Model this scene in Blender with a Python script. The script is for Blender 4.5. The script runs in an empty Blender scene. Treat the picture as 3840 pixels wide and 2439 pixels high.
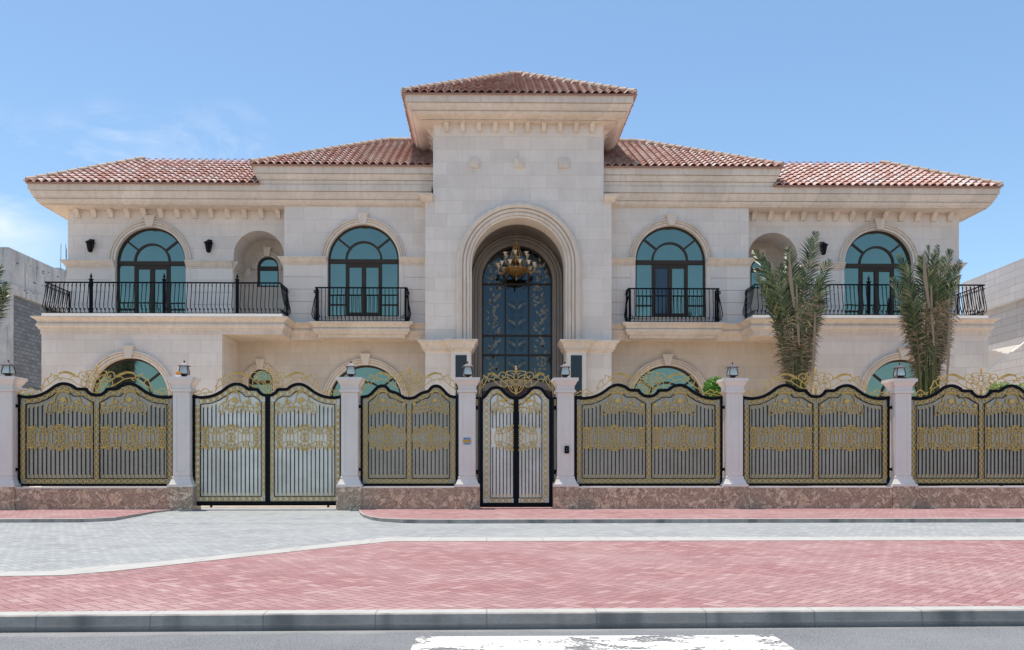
import bpy, math, random
from mathutils import Vector, Matrix
random.seed(7)
PI = math.pi
sc = bpy.context.scene
COL = sc.collection
F, CX, HZ, EYE = 3200.0, 1871.0, 1740.0, 1.12       # survey camera: focal length and centre in photo pixels
YAW = math.atan(0.0145)

def wx(u, Y):
    a = (u - CX) / F
    t = math.tan(YAW)
    return Y * (a + t) / (1 - a * t)
def wz(v, Y, u=1900):
    a = (u - CX) / F
    return EYE + Y * (HZ - v) / F / (1 - a * math.tan(YAW))
def gp(u, v, z=0.0):
    D = F * (EYE - z) / (v - HZ)
    x = (u - CX) / F * D
    return (x * math.cos(YAW) + D * math.sin(YAW), D * math.cos(YAW) - x * math.sin(YAW))

# ------------------------------------------------------------------ node helpers
class NT:
    def __init__(s, name, world=None):
        if world:
            s.m = world
        else:
            s.m = bpy.data.materials.new(name)
        s.m.use_nodes = True
        s.t = s.m.node_tree
        s.t.nodes.clear()
        s.out = s.t.nodes.new('ShaderNodeOutputWorld' if world else 'ShaderNodeOutputMaterial')
    def n(s, kind, **kw):
        nd = s.t.nodes.new(kind)
        for k, v in kw.items():
            if k.startswith('i_'):
                nd.inputs[k[2:].replace('_', ' ')].default_value = v
            else:
                setattr(nd, k, v)
        return nd
    def l(s, a, b):
        s.t.links.new(a, b)
    def math(s, op, a, b=None, c=None):
        nd = s.t.nodes.new('ShaderNodeMath'); nd.operation = op
        for i, x in enumerate((a, b, c)):
            if x is None: continue
            if isinstance(x, (int, float)): nd.inputs[i].default_value = x
            else: s.l(x, nd.inputs[i])
        return nd.outputs[0]
    def mixc(s, fac, a, b, blend='MIX'):
        nd = s.t.nodes.new('ShaderNodeMix'); nd.data_type = 'RGBA'; nd.blend_type = blend
        for i, x in ((0, fac), (6, a), (7, b)):
            if isinstance(x, (int, float)): nd.inputs[i].default_value = x
            elif isinstance(x, tuple): nd.inputs[i].default_value = (x[0], x[1], x[2], 1)
            else: s.l(x, nd.inputs[i])
        return nd.outputs[2]
    def ramp(s, fac, stops):
        nd = s.t.nodes.new('ShaderNodeValToRGB')
        el = nd.color_ramp.elements
        while len(el) < len(stops): el.new(0.5)
        for e, (p, c) in zip(el, stops):
            e.position = p
            e.color = (c, c, c, 1) if isinstance(c, (int, float)) else (c[0], c[1], c[2], 1)
        s.l(fac, nd.inputs[0])
        return nd.outputs[0]
    def noise(s, vec, scale, detail=4, rough=.55, dist=0.0):
        nd = s.n('ShaderNodeTexNoise')
        nd.inputs['Scale'].default_value = scale
        nd.inputs['Detail'].default_value = detail
        nd.inputs['Roughness'].default_value = rough
        nd.inputs['Distortion'].default_value = dist
        if vec is not None: s.l(vec, nd.inputs['Vector'])
        return nd.outputs[0]
    def obj(s):
        return s.n('ShaderNodeTexCoord').outputs['Object']
    def world_pos(s):
        return s.n('ShaderNodeNewGeometry').outputs['Position']
    def map(s, vec, scale=(1, 1, 1), rot=(0, 0, 0), loc=(0, 0, 0)):
        nd = s.n('ShaderNodeMapping')
        nd.inputs['Scale'].default_value = scale
        nd.inputs['Rotation'].default_value = rot
        nd.inputs['Location'].default_value = loc
        s.l(vec, nd.inputs['Vector'])
        return nd.outputs[0]
    def bsdf(s, color, rough=.8, metal=0.0, bump=None, bstr=.3, bdist=.01, spec=.5, extra=None):
        b = s.n('ShaderNodeBsdfPrincipled')
        for key, x in (('Base Color', color), ('Roughness', rough), ('Metallic', metal)):
            if isinstance(x, (int, float)): b.inputs[key].default_value = x
            elif isinstance(x, tuple): b.inputs[key].default_value = (x[0], x[1], x[2], 1)
            else: s.l(x, b.inputs[key])
        b.inputs['Specular IOR Level'].default_value = spec
        if bump is not None:
            bp = s.n('ShaderNodeBump')
            bp.inputs['Strength'].default_value = bstr
            bp.inputs['Distance'].default_value = bdist
            s.l(bump, bp.inputs['Height'])
            s.l(bp.outputs[0], b.inputs['Normal'])
        if extra:
            for k, v in extra.items(): b.inputs[k].default_value = v
        s.l(b.outputs[0], s.out.inputs[0])
        return b

def stone_mat(name, c1, c2, mortar, blocks=True, bw=.96, bh=.44, stain=.25, off=0.0):
    t = NT(name)
    p = t.world_pos()
    sep = t.n('ShaderNodeSeparateXYZ'); t.l(p, sep.inputs[0])
    comb = t.n('ShaderNodeCombineXYZ')
    t.l(t.math('ADD', sep.outputs[0], sep.outputs[1]), comb.inputs[0])
    t.l(t.math('ADD', sep.outputs[2], off), comb.inputs[1])
    n1 = t.noise(p, 1.1, 5, .6)
    n2 = t.noise(t.map(p, (1, 1, .25)), 7, 5, .65)
    n3 = t.noise(p, 55, 3, .7)
    base = t.mixc(t.ramp(n1, [(.3, 0), (.7, 1)]), c1, c2)
    bump = t.math('MULTIPLY', n3, .5)
    if blocks:
        br = t.n('ShaderNodeTexBrick', offset=.43, offset_frequency=2)
        br.inputs['Scale'].default_value = 1
        br.inputs['Brick Width'].default_value = bw
        br.inputs['Row Height'].default_value = bh
        br.inputs['Mortar Size'].default_value = .0045
        br.inputs['Mortar Smooth'].default_value = .2
        br.inputs['Color1'].default_value = (.0, .0, .0, 1)
        br.inputs['Color2'].default_value = (1, 1, 1, 1)
        br.inputs['Mortar'].default_value = (.5, .5, .5, 1)
        t.l(comb.outputs[0], br.inputs['Vector'])
        hsv = t.n('ShaderNodeHueSaturation')
        t.l(base, hsv.inputs['Color'])
        t.l(t.math('MULTIPLY_ADD', br.outputs[0], .12, .94), hsv.inputs['Value'])
        base = hsv.outputs[0]
        base = t.mixc(t.math('MULTIPLY', br.outputs[1], .6), base, mortar)
        bump = t.math('SUBTRACT', bump, t.math('MULTIPLY', br.outputs[1], 1.5))
    base = t.mixc(t.math('MULTIPLY', t.ramp(n2, [(.45, 0), (.8, 1)]), stain), base, tuple(x * .72 for x in c2))
    t.bsdf(base, .78, bump=bump, bstr=.35, bdist=.006, spec=.3)
    return t.m

def herring(name, cols, joint, w=.1, lightj=.0, patch=None):
    t = NT(name)
    p = t.map(t.world_pos(), (1 / w, 1 / w, 1), (0, 0, math.radians(45)))
    sep = t.n('ShaderNodeSeparateXYZ'); t.l(p, sep.inputs[0])
    x, y = sep.outputs[0], sep.outputs[1]
    i, j = t.math('FLOOR', x), t.math('FLOOR', y)
    fx, fy = t.math('SUBTRACT', x, i), t.math('SUBTRACT', y, j)
    k = t.math('FLOORED_MODULO', t.math('SUBTRACT', i, j), 4)
    k1 = t.math('COMPARE', k, 1, .1); k2 = t.math('COMPARE', k, 2, .1)
    hor = t.math('LESS_THAN', k, 1.5)
    ver = t.math('SUBTRACT', 1, hor)
    lx = t.math('ADD', fx, k1); ly = t.math('ADD', fy, k2)
    W = t.math('ADD', 1, hor); H = t.math('ADD', 1, ver)
    d = t.math('MINIMUM', t.math('MINIMUM', lx, t.math('SUBTRACT', W, lx)), t.math('MINIMUM', ly, t.math('SUBTRACT', H, ly)))
    idc = t.n('ShaderNodeCombineXYZ')
    t.l(t.math('SUBTRACT', i, k1), idc.inputs[0]); t.l(t.math('SUBTRACT', j, k2), idc.inputs[1]); t.l(ver, idc.inputs[2])
    wn = t.n('ShaderNodeTexWhiteNoise'); t.l(idc.outputs[0], wn.inputs[0])
    rnd = wn.outputs[0]
    col = t.ramp(rnd, [(0, cols[0]), (.45, cols[1]), (.8, cols[2]), (1, cols[3])])
    big = t.noise(t.world_pos(), .55, 4, .6)
    fine = t.noise(t.world_pos(), 90, 3, .7)
    col = t.mixc(t.math('MULTIPLY', t.ramp(big, [(.42, 0), (.68, 1)]), .55), col, patch or cols[3])
    col = t.mixc(t.math('MULTIPLY', t.ramp(fine, [(.35, 0), (.75, 1)]), .25), col, cols[0])
    stn = t.noise(t.map(t.world_pos(), (.35, 1, 1)), 1.1, 6, .68, .8)
    col = t.mixc(t.math('MULTIPLY', t.ramp(stn, [(.54, 0), (.70, 1)]), .28), col, tuple(x*.62 for x in cols[0]))
    jm = t.ramp(d, [(.03, 1), (.10, 0)])
    col = t.mixc(t.math('MULTIPLY', jm, .85), col, joint)
    h = t.math('ADD', t.ramp(d, [(.0, 0), (.1, 1)]), t.math('MULTIPLY', fine, .3))
    t.bsdf(col, .85, bump=h, bstr=.45, bdist=.004, spec=.3)
    return t.m

M = {}
M['stone'] = stone_mat('limestone_blocks', (.82, .725, .64), (.74, .64, .555), (.45, .37, .31))
M['stone_recess_shade'] = stone_mat('limestone_blocks_recess_shade', (.68, .585, .49), (.61, .51, .415), (.40, .33, .26), off=.2)  # same limestone, darker and tanner: shade of the recessed walls put into the colour
M['trim'] = stone_mat('limestone_trim', (.80, .685, .575), (.71, .59, .48), (.46, .36, .27), True, 1.1, 30.0, .6, 11)  # warm tint and extra staining stand in for bounce light under the mouldings
M['rust'] = stone_mat('limestone_courses', (.82, .725, .64), (.75, .655, .575), (.45, .40, .36), True, 1.3, 30.0, .2, 11)
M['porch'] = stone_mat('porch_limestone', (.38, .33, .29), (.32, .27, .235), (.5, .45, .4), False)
M['marble'] = stone_mat('pale_pillar_marble', (.81, .725, .645), (.74, .65, .565), (.6, .55, .55), False, stain=.18)
M['lime_paint'] = stone_mat('white_parapet_paint', (.86, .82, .76), (.82, .77, .7), (.6, .55, .55), False, stain=.08)

def plain(name, c, rough=.6, metal=0.0, nscale=20, var=.25, bstr=.1, spec=.5, extra=None):
    t = NT(name)
    n = t.noise(t.world_pos(), nscale, 4, .6)
    col = t.mixc(t.ramp(n, [(.3, 0), (.7, 1)]), c, tuple(x * (1 - var) for x in c))
    t.bsdf(col, rough, metal, bump=n, bstr=bstr, spec=spec, extra=extra)
    return t.m
M['iron'] = plain('black_painted_iron', (.004, .0055, .009), .5, 0, 30, .3, .05, spec=.12)
M['gold'] = plain('gold_painted_metal', (.76, .49, .13), .42, .35, 60, .35, .15)
M['bronze'] = plain('bronze_window_frame', (.05, .033, .022), .45, .1, 10, .2, .03, spec=.3)
M['lantern'] = plain('brown_lantern_metal', (.055, .038, .04), .42, .6, 60, .3, .1)
M['lantroof'] = plain('pewter_lantern_roof', (.13, .11, .12), .5, .3, 40, .3, .1)
M['frost'] = plain('frosted_lantern_glass', (.50, .56, .53), .25, 0, 12, .2, .02)
M['orange'] = plain('orange_beacon_plastic', (.85, .30, .01), .3, 0, 30, .2, .02)
M['whiteplastic'] = plain('white_plastic', (.8, .8, .8), .4, 0, 30, .1, .02)
M['darkpanel'] = plain('dark_polished_granite', (.012, .02, .032), .22, 0, 90, .5, .02)
M['wood'] = plain('red_brown_door_wood', (.075, .02, .012), .4, 0, 14, .5, .1)
M['brass'] = plain('antique_brass', (.72, .47, .16), .3, .8, 40, .4, .1)
M['cream'] = plain('cream_glass_shade', (.82, .66, .47), .35, 0, 30, .15, .02)
M['amber'] = plain('amber_glass_bowl', (.24, .13, .045), .4, .1, 14, .3, .02, spec=.3)
M['concrete'] = None
t = NT('raw_concrete')
p = t.world_pos()
n1 = t.noise(p, .9, 6, .65); n2 = t.noise(t.map(p, (1, 1, .12)), 3.2, 5, .7); n3 = t.noise(p, 30, 4, .7)
c = t.mixc(t.ramp(n1, [(.35, 0), (.65, 1)]), (.38, .385, .39), (.54, .54, .53))
c = t.mixc(t.math('MULTIPLY', t.ramp(n2, [(.5, 0), (.62, 1)]), .6), c, (.2, .205, .21))
t.bsdf(c, .9, bump=n3, bstr=.4, bdist=.02, spec=.2); M['concrete'] = t.m
t = NT('grey_blockwork')
sep = t.n('ShaderNodeSeparateXYZ'); t.l(t.world_pos(), sep.inputs[0])
comb = t.n('ShaderNodeCombineXYZ'); t.l(t.math('ADD', sep.outputs[0], sep.outputs[1]), comb.inputs[0]); t.l(sep.outputs[2], comb.inputs[1])
br = t.n('ShaderNodeTexBrick'); t.l(comb.outputs[0], br.inputs['Vector'])
for k_, v_ in (('Scale', 1), ('Brick Width', .42), ('Row Height', .2), ('Mortar Size', .013)): br.inputs[k_].default_value = v_
br.inputs['Color1'].default_value = (.14, .155, .17, 1); br.inputs['Color2'].default_value = (.24, .255, .27, 1); br.inputs['Mortar'].default_value = (.06, .065, .075, 1)
n3 = t.noise(t.world_pos(), 22, 4, .7)
c = t.mixc(t.math('MULTIPLY', n3, .5), br.outputs[0], (.13, .14, .155))
t.bsdf(c, .9, bump=t.math('SUBTRACT', n3, br.outputs[1]), bstr=.5, bdist=.01, spec=.2); M['block'] = t.m
# neighbour cladding
t = NT('pale_marble_cladding')
sep = t.n('ShaderNodeSeparateXYZ'); t.l(t.world_pos(), sep.inputs[0])
comb = t.n('ShaderNodeCombineXYZ'); t.l(t.math('ADD', sep.outputs[0], sep.outputs[1]), comb.inputs[0]); t.l(sep.outputs[2], comb.inputs[1])
br = t.n('ShaderNodeTexBrick', offset=.37); t.l(comb.outputs[0], br.inputs['Vector'])
for k_, v_ in (('Scale', 1), ('Brick Width', 1.15), ('Row Height', .3), ('Mortar Size', .007)): br.inputs[k_].default_value = v_
br.inputs['Color1'].default_value = (.72, .70, .685, 1); br.inputs['Color2'].default_value = (.80, .78, .765, 1); br.inputs['Mortar'].default_value = (.36, .34, .34, 1)
n3 = t.noise(t.map(t.world_pos(), (1, 1, .2)), 5, 5, .6)
c = t.mixc(t.math('MULTIPLY', t.ramp(n3, [(.4, 0), (.8, 1)]), .35), br.outputs[0], (.52, .5, .5))
t.bsdf(c, .7, bump=t.math('MULTIPLY', br.outputs[1], -1), bstr=.3, bdist=.01, spec=.3); M['clad'] = t.m
# roof tile
t = NT('clay_roof_tile')
at_ = t.n('ShaderNodeAttribute', attribute_name='rnd')
r = at_.outputs['Fac']
c = t.ramp(r, [(0, (.45, .225, .165)), (.3, (.58, .34, .275)), (.6, (.64, .43, .37)), (.85, (.66, .53, .47)), (1, (.42, .30, .28))])
n = t.noise(t.world_pos(), 9, 5, .7)
c = t.mixc(t.math('MULTIPLY', t.ramp(n, [(.45, 0), (.75, 1)]), .5), c, (.60, .46, .41))
c = t.mixc(t.math('MULTIPLY', t.ramp(t.noise(t.world_pos(), 26, 3, .6), [(.55, 0), (.8, 1)]), .4), c, (.30, .15, .125))
t.bsdf(c, .62, bump=n, bstr=.15, bdist=.01, spec=.35); M['tile'] = t.m
t = NT('pale_ridge_tile')
at_ = t.n('ShaderNodeAttribute', attribute_name='rnd')
c = t.ramp(at_.outputs['Fac'], [(0, (.42, .28, .19)), (.5, (.5, .37, .26)), (1, (.4, .31, .24))])
n = t.noise(t.world_pos(), 14, 5, .7)
c = t.mixc(t.math('MULTIPLY', n, .5), c, (.3, .2, .15))
t.bsdf(c, .65, bump=n, bstr=.2, bdist=.01, spec=.35); M['ridge'] = t.m

def glass_mat(name, c, metal, rough, wav):
    t = NT(name)
    n = t.noise(t.world_pos(), .55, 3, .5)
    n2 = t.noise(t.map(t.world_pos(), (1, 1, .3)), 2.5, 2, .5)
    col = t.mixc(n2, c, tuple(x * .86 for x in c))
    t.bsdf(col, rough, metal, bump=n, bstr=wav, bdist=.05, spec=.8)
    return t.m
M['glass'] = glass_mat('teal_mirror_glass', (.195, .265, .225), .92, .04, .2)
M['glassdark'] = glass_mat('dark_clear_glass', (.05, .065, .08), .6, .04, .1)
M['glassblue'] = glass_mat('dark_blue_entrance_glass', (.045, .062, .075), .85, .06, .15)
M['motif'] = plain('pale_leaded_glass', (.44, .38, .28), .4, .1, 30, .4, .05)
M['motifdim'] = plain('dim_leaded_glass', (.10, .14, .17), .4, .2, 30, .4, .05)
# brushed steel sheet; the brighter copy has a bright reflection put into its colour
for STEELN, STEELC in (('steel', ((.33, .295, .22), (.46, .42, .335))), ('steel_painted_reflection', ((.62, .57, .48), (.92, .88, .78)))):
  t = NT('brushed_' + STEELN)
  p = t.world_pos()
  st = t.noise(t.map(p, (90, 1, .5)), 1, 4, .6)
  bl = t.noise(p, 1.0, 5, .6); sm = t.noise(p, 14, 4, .7)
  c = t.mixc(t.ramp(bl, [(.35, 0), (.7, 1)]), STEELC[0], STEELC[1])
  c = t.mixc(t.math('MULTIPLY', t.ramp(st, [(.35, 1), (.6, 0)]), .16), c, (.36, .35, .34))
  c = t.mixc(t.math('MULTIPLY', t.ramp(sm, [(.5, 0), (.8, 1)]), .3), c, (.7, .69, .66))
  rg = t.math('MULTIPLY_ADD', bl, .3, .36)
  t.bsdf(c, rg, .6, bump=t.math('ADD', t.math('MULTIPLY', st, .15), t.math('MULTIPLY', bl, 2)), bstr=.5, bdist=.02, spec=.5); M[STEELN] = t.m
# granite plinth
def granite(name, pale, rust, shift):
    t = NT(name)
    p = t.map(t.world_pos(), (1, 1, 1), (0, .5, 0), (shift, 0, 0))
    n0 = t.noise(p, 3.0, 6, .65, 1.6)
    n1 = t.noise(p, 11, 6, .7, 1.2)
    n2 = t.noise(p, 34, 4, .7, .6)
    v1 = t.math('ABSOLUTE', t.math('SUBTRACT', n0, .5))
    v2 = t.math('ABSOLUTE', t.math('SUBTRACT', n1, .5))
    c = t.ramp(n1, [(.28, rust), (.45, (.60, .37, .24)), (.55, pale), (.72, (.68, .50, .36))])
    c = t.mixc(t.math('MULTIPLY', t.ramp(n0, [(.40, 1), (.5, 0)]), .65), c, (.24, .12, .075))
    c = t.mixc(t.math('MULTIPLY', t.ramp(v1, [(0, 1), (.045, 0)]), .85), c, (.09, .045, .03))
    c = t.mixc(t.math('MULTIPLY', t.ramp(v2, [(0, 1), (.03, 0)]), .55), c, (.09, .05, .045))
    n4 = t.noise(p, 75, 4, .75, .8)
    c = t.mixc(t.math('MULTIPLY', t.ramp(n4, [(.5, 0), (.7, 1)]), .45), c, (.80, .62, .45))
    c = t.mixc(t.math('MULTIPLY', t.ramp(n2, [(.56, 0), (.66, 1)]), .8), c, (.05, .04, .045))
    sep = t.n('ShaderNodeSeparateXYZ'); t.l(t.world_pos(), sep.inputs[0])
    fr = t.math('ABSOLUTE', t.math('SUBTRACT', t.math('FRACT', t.math('DIVIDE', sep.outputs[0], 1.03)), .5))
    c = t.mixc(t.math('MULTIPLY', t.math('GREATER_THAN', fr, .4965), .5), c, (.4, .3, .25))
    t.bsdf(c, .35, spec=.5)
    return t.m
M['granite'] = granite('rose_brown_granite', (.86, .60, .38), (.50, .26, .09), 0)
M['granite2'] = granite('ochre_granite', (.80, .64, .44), (.50, .33, .14), 7)
M['red'] = herring('red_herringbone_paving', [(.29, .14, .137), (.34, .175, .17), (.39, .215, .205), (.44, .28, .26)], (.17, .085, .08), patch=(.45, .32, .295))
M['grey'] = herring('grey_herringbone_paving', [(.27, .272, .268), (.32, .323, .315), (.355, .358, .345), (.41, .41, .385)], (.19, .19, .19), patch=(.40, .405, .38))
t = NT('asphalt')
p = t.world_pos()
vo = t.n('ShaderNodeTexVoronoi'); vo.inputs['Scale'].default_value = 130; t.l(p, vo.inputs['Vector'])
n = t.noise(p, .8, 5, .6); n2 = t.noise(p, 60, 3, .7)
c = t.ramp(vo.outputs['Distance'], [(.0, (.36, .36, .35)), (.35, (.215, .215, .213)), (.8, (.075, .075, .08))])
c = t.mixc(t.math('MULTIPLY', t.ramp(n, [(.35, 0), (.7, 1)]), .4), c, (.30, .30, .295))
c = t.mixc(t.math('MULTIPLY', t.ramp(n2, [(.6, 0), (.75, 1)]), .5), c, (.5, .5, .5))
sep = t.n('ShaderNodeSeparateXYZ'); t.l(p, sep.inputs[0])
edge = t.math('ADD', t.math('MULTIPLY_ADD', sep.outputs[0], .036, 0), t.math('MULTIPLY', t.noise(p, 2.2, 4, .6), .22))
dd = t.math('SUBTRACT', sep.outputs[1], edge)
c = t.mixc(t.math('MULTIPLY', t.ramp(t.math('MULTIPLY', t.math('SUBTRACT', dd, 6.15), 4), [(0, 0), (.35, 1)]), .3), c, (.42, .40, .37))
t.bsdf(c, .9, bump=vo.outputs['Distance'], bstr=.5, bdist=.004, spec=.25); M['asphalt'] = t.m
t = NT('worn_road_paint')
p = t.world_pos()
n = t.noise(t.map(p, (1, 1.6, 1)), 2.2, 8, .72, .3); n2 = t.noise(p, 45, 3, .7)
mk = t.ramp(t.math('ADD', t.math('MULTIPLY', n, .75), t.math('MULTIPLY', n2, .25)), [(.472, 0), (.492, 1)])
b = t.bsdf((.74, .70, .64), .7, bump=n2, bstr=.2)
tr = t.n('ShaderNodeBsdfTransparent'); mx = t.n('ShaderNodeMixShader')
t.l(t.math('SUBTRACT', 1, mk), mx.inputs[0]); t.l(b.outputs[0], mx.inputs[1]); t.l(tr.outputs[0], mx.inputs[2]); t.l(mx.outputs[0], t.out.inputs[0])
M['roadpaint'] = t.m
def kerbmat(name, a, b_, dark, jw):
    t = NT(name)
    p = t.world_pos()
    n = t.noise(t.map(p, (1, 1, 2)), 2.6, 6, .65); n2 = t.noise(p, 40, 4, .75)
    c = t.mixc(t.ramp(n, [(.35, 0), (.65, 1)]), a, b_)
    c = t.mixc(t.math('MULTIPLY', t.ramp(n2, [(.5, 0), (.8, 1)]), .35), c, tuple(x * .55 for x in b_))
    sep = t.n('ShaderNodeSeparateXYZ'); t.l(p, sep.inputs[0])
    if dark:
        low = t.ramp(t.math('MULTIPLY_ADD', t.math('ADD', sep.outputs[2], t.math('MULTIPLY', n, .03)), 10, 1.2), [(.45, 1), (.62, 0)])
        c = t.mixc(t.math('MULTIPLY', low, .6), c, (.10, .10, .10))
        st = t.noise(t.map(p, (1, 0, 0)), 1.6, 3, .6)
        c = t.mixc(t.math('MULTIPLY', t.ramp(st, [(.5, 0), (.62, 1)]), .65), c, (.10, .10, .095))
    fr = t.math('ABSOLUTE', t.math('SUBTRACT', t.math('FRACT', t.math('DIVIDE', sep.outputs[0], jw)), .5))
    c = t.mixc(t.math('MULTIPLY', t.math('GREATER_THAN', fr, .493), .5), c, (.12, .12, .12))
    t.bsdf(c, .9, bump=n2, bstr=.4, bdist=.01, spec=.2)
    return t.m
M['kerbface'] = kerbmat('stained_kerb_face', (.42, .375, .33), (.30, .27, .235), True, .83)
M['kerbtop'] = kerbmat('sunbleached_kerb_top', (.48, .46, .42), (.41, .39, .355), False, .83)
M['court'] = plain('courtyard_bounce_paving', (.72, .595, .45), .9, 0, 3, .15, .2)  # unseen courtyard floor, coloured bright and warm to bounce light onto eaves and facade
M['sand'] = plain('sandy_ground', (.50, .42, .33), .95, 0, 3, .2, .3)
M['farpave'] = plain('pale_far_pavement', (.45, .42, .38), .9, 0, 3, .2, .2)
def leafmat(name, a, b_, trans=.25, rough=.5):
    t = NT(name)
    at_ = t.n('ShaderNodeAttribute', attribute_name='rnd')
    c = t.mixc(at_.outputs['Fac'], a, b_)
    bs = t.bsdf(c, rough, spec=.4)
    tl = t.n('ShaderNodeBsdfTranslucent'); t.l(c, tl.inputs[0])
    mx = t.n('ShaderNodeMixShader'); mx.inputs[0].default_value = trans
    t.l(bs.outputs[0], mx.inputs[1]); t.l(tl.outputs[0], mx.inputs[2]); t.l(mx.outputs[0], t.out.inputs[0])
    return t.m
M['frond'] = leafmat('palm_leaflet_green', (.018, .034, .012), (.24, .29, .12), .2, .38)
M['dry'] = leafmat('palm_leaflet_dry', (.46, .33, .21), (.10, .08, .045), .15, .7)
M['stem'] = leafmat('palm_stalk', (.07, .12, .03), (.24, .20, .09), .05)
M['leaf'] = leafmat('shrub_leaf', (.05, .17, .012), (.14, .34, .03))
M['bark'] = plain('fibrous_palm_bark', (.16, .11, .07), .95, 0, 12, .5, .6)
M['sail'] = leafmat('white_shade_sail', (.88, .85, .80), (.86, .83, .78), .6, .8)
M['rebar'] = plain('rusty_steel', (.22, .10, .09), .7, .3, 40, .4, .1)
M['bluesign'] = plain('blue_enamel_plate', (.20, .32, .50), .35, .1, 30, .1, .02)
M['yellowsign'] = plain('yellow_number_strip', (.75, .42, .02), .4, 0, 30, .1, .02)
M['inkblue'] = plain('dark_blue_ink', (.02, .04, .10), .6, 0, 30, .1, .02)
M['inkbrown'] = plain('dark_brown_ink', (.12, .035, .005), .6, 0, 30, .1, .02)

# ------------------------------------------------------------------ mesh builder
ORG = {}
class MB:
    def __init__(s):
        s.v, s.f, s.m, s.r = [], [], [], []
        s.cm = 0; s.cr = 0.0
    def face(s, pts):
        b = len(s.v); s.v.extend([tuple(p) for p in pts])
        s.f.append(tuple(range(b, b + len(pts)))); s.m.append(s.cm); s.r.append(s.cr)
    def idx(s, fs):
        for f in fs: s.f.append(f); s.m.append(s.cm); s.r.append(s.cr)
    def box(s, x0, x1, y0, y1, z0, z1, bev=0):
        if x0 > x1: x0, x1 = x1, x0
        if y0 > y1: y0, y1 = y1, y0
        b = len(s.v)
        s.v.extend([(x0, y0, z0), (x1, y0, z0), (x1, y1, z0), (x0, y1, z0), (x0, y0, z1), (x1, y0, z1), (x1, y1, z1), (x0, y1, z1)])
        s.idx([(b, b+3, b+2, b+1), (b+4, b+5, b+6, b+7), (b, b+1, b+5, b+4), (b+1, b+2, b+6, b+5), (b+2, b+3, b+7, b+6), (b+3, b, b+4, b+7)])
    def frust(s, cx, cy, z0, z1, a0, a1, b0=None, b1=None):
        b0 = a0 if b0 is None else b0; b1 = a1 if b1 is None else b1
        b = len(s.v)
        for z, a, c in ((z0, a0, b0), (z1, a1, b1)):
            s.v.extend([(cx-a, cy-c, z), (cx+a, cy-c, z), (cx+a, cy+c, z), (cx-a, cy+c, z)])
        s.idx([(b, b+3, b+2, b+1), (b+4, b+5, b+6, b+7), (b, b+1, b+5, b+4), (b+1, b+2, b+6, b+5), (b+2, b+3, b+7, b+6), (b+3, b, b+4, b+7)])
    def tube(s, pts, r, n=5, closed=False, flat=None):
        pts = [Vector(p) for p in pts]
        N = len(pts)
        if N < 2: return
        rr = r if isinstance(r, (list, tuple)) else [r] * N
        b = len(s.v)
        prev = None
        for i in range(N):
            if closed: T = pts[(i+1) % N] - pts[i-1]
            else: T = pts[min(i+1, N-1)] - pts[max(i-1, 0)]
            if T.length < 1e-9: T = Vector((0, 0, 1))
            T.normalize()
            if prev is None:
                ref = Vector((0, 1, 0)) if abs(T.y) < .9 else Vector((1, 0, 0))
            else: ref = prev
            A = (ref - T * ref.dot(T))
            if A.length < 1e-6: A = Vector((1, 0, 0)) - T * T.x
            A.normalize(); prev = A
            B = T.cross(A)
            for k in range(n):
                an = 2 * PI * k / n + PI / n
                s.v.append(tuple(pts[i] + (A * math.cos(an) * (flat or 1) + B * math.sin(an)) * rr[i]))
        fs = []
        for i in range(N if closed else N - 1):
            j = (i + 1) % N
            for k in range(n):
                k2 = (k + 1) % n
                fs.append((b + i*n + k, b + i*n + k2, b + j*n + k2, b + j*n + k))
        if not closed:
            fs.append(tuple(b + k for k in range(n))[::-1]); fs.append(tuple(b + (N-1)*n + k for k in range(n)))
        s.idx(fs)
    def lathe(s, c, prof, n=16, sq=False, rot=0):
        b = len(s.v)
        for (r, z) in prof:
            for k in range(n):
                a = 2 * PI * k / n + rot
                s.v.append((c[0] + r * math.cos(a), c[1] + r * math.sin(a), c[2] + z))
        fs = []
        for i in range(len(prof) - 1):
            for k in range(n):
                k2 = (k + 1) % n
                fs.append((b + i*n + k, b + i*n + k2, b + (i+1)*n + k2, b + (i+1)*n + k))
        fs.append(tuple(b + k for k in range(n))[::-1]); fs.append(tuple(b + (len(prof)-1)*n + k for k in range(n)))
        s.idx(fs)
    def sweep(s, path, prof, cap=True):
        # path: plan points; outward side = right-hand of travel; prof: (offset outward, z)
        N = len(path); P = [Vector(p) for p in path]
        nor = []
        for i in range(N - 1):
            d = (P[i+1] - P[i]).normalized(); nor.append(Vector((d.y, -d.x)))
        b = len(s.v); K = len(prof)
        for i in range(N):
            if i == 0: m = nor[0]
            elif i == N - 1: m = nor[-1]
            else:
                m = nor[i-1] + nor[i]; m = m / max(m.dot(nor[i]), .2)
            for (d, z) in prof: s.v.append((P[i].x + m.x * d, P[i].y + m.y * d, z))
        s.idx([(b + i*K + k, b + (i+1)*K + k, b + (i+1)*K + k+1, b + i*K + k+1) for i in range(N-1) for k in range(K-1)])
        if cap:
            s.idx([tuple(b + k for k in range(K)), tuple(b + (N-1)*K + k for k in range(K))[::-1]])
    @staticmethod
    def quirk(prof, g=.028, h=.017):
        out = [prof[0]]
        for i in range(1, len(prof)):
            (d0, z0), (d1, z1) = out[-1], prof[i]
            if abs(z1-z0) < 1e-6 and d1 < d0 - .015 and i < len(prof)-2 and d1 > 0:
                out += [(d1-g, z1), (d1-g, z1-h), (d1, z1-h-.001)]
            else: out.append((d1, z1))
        return out
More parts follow.
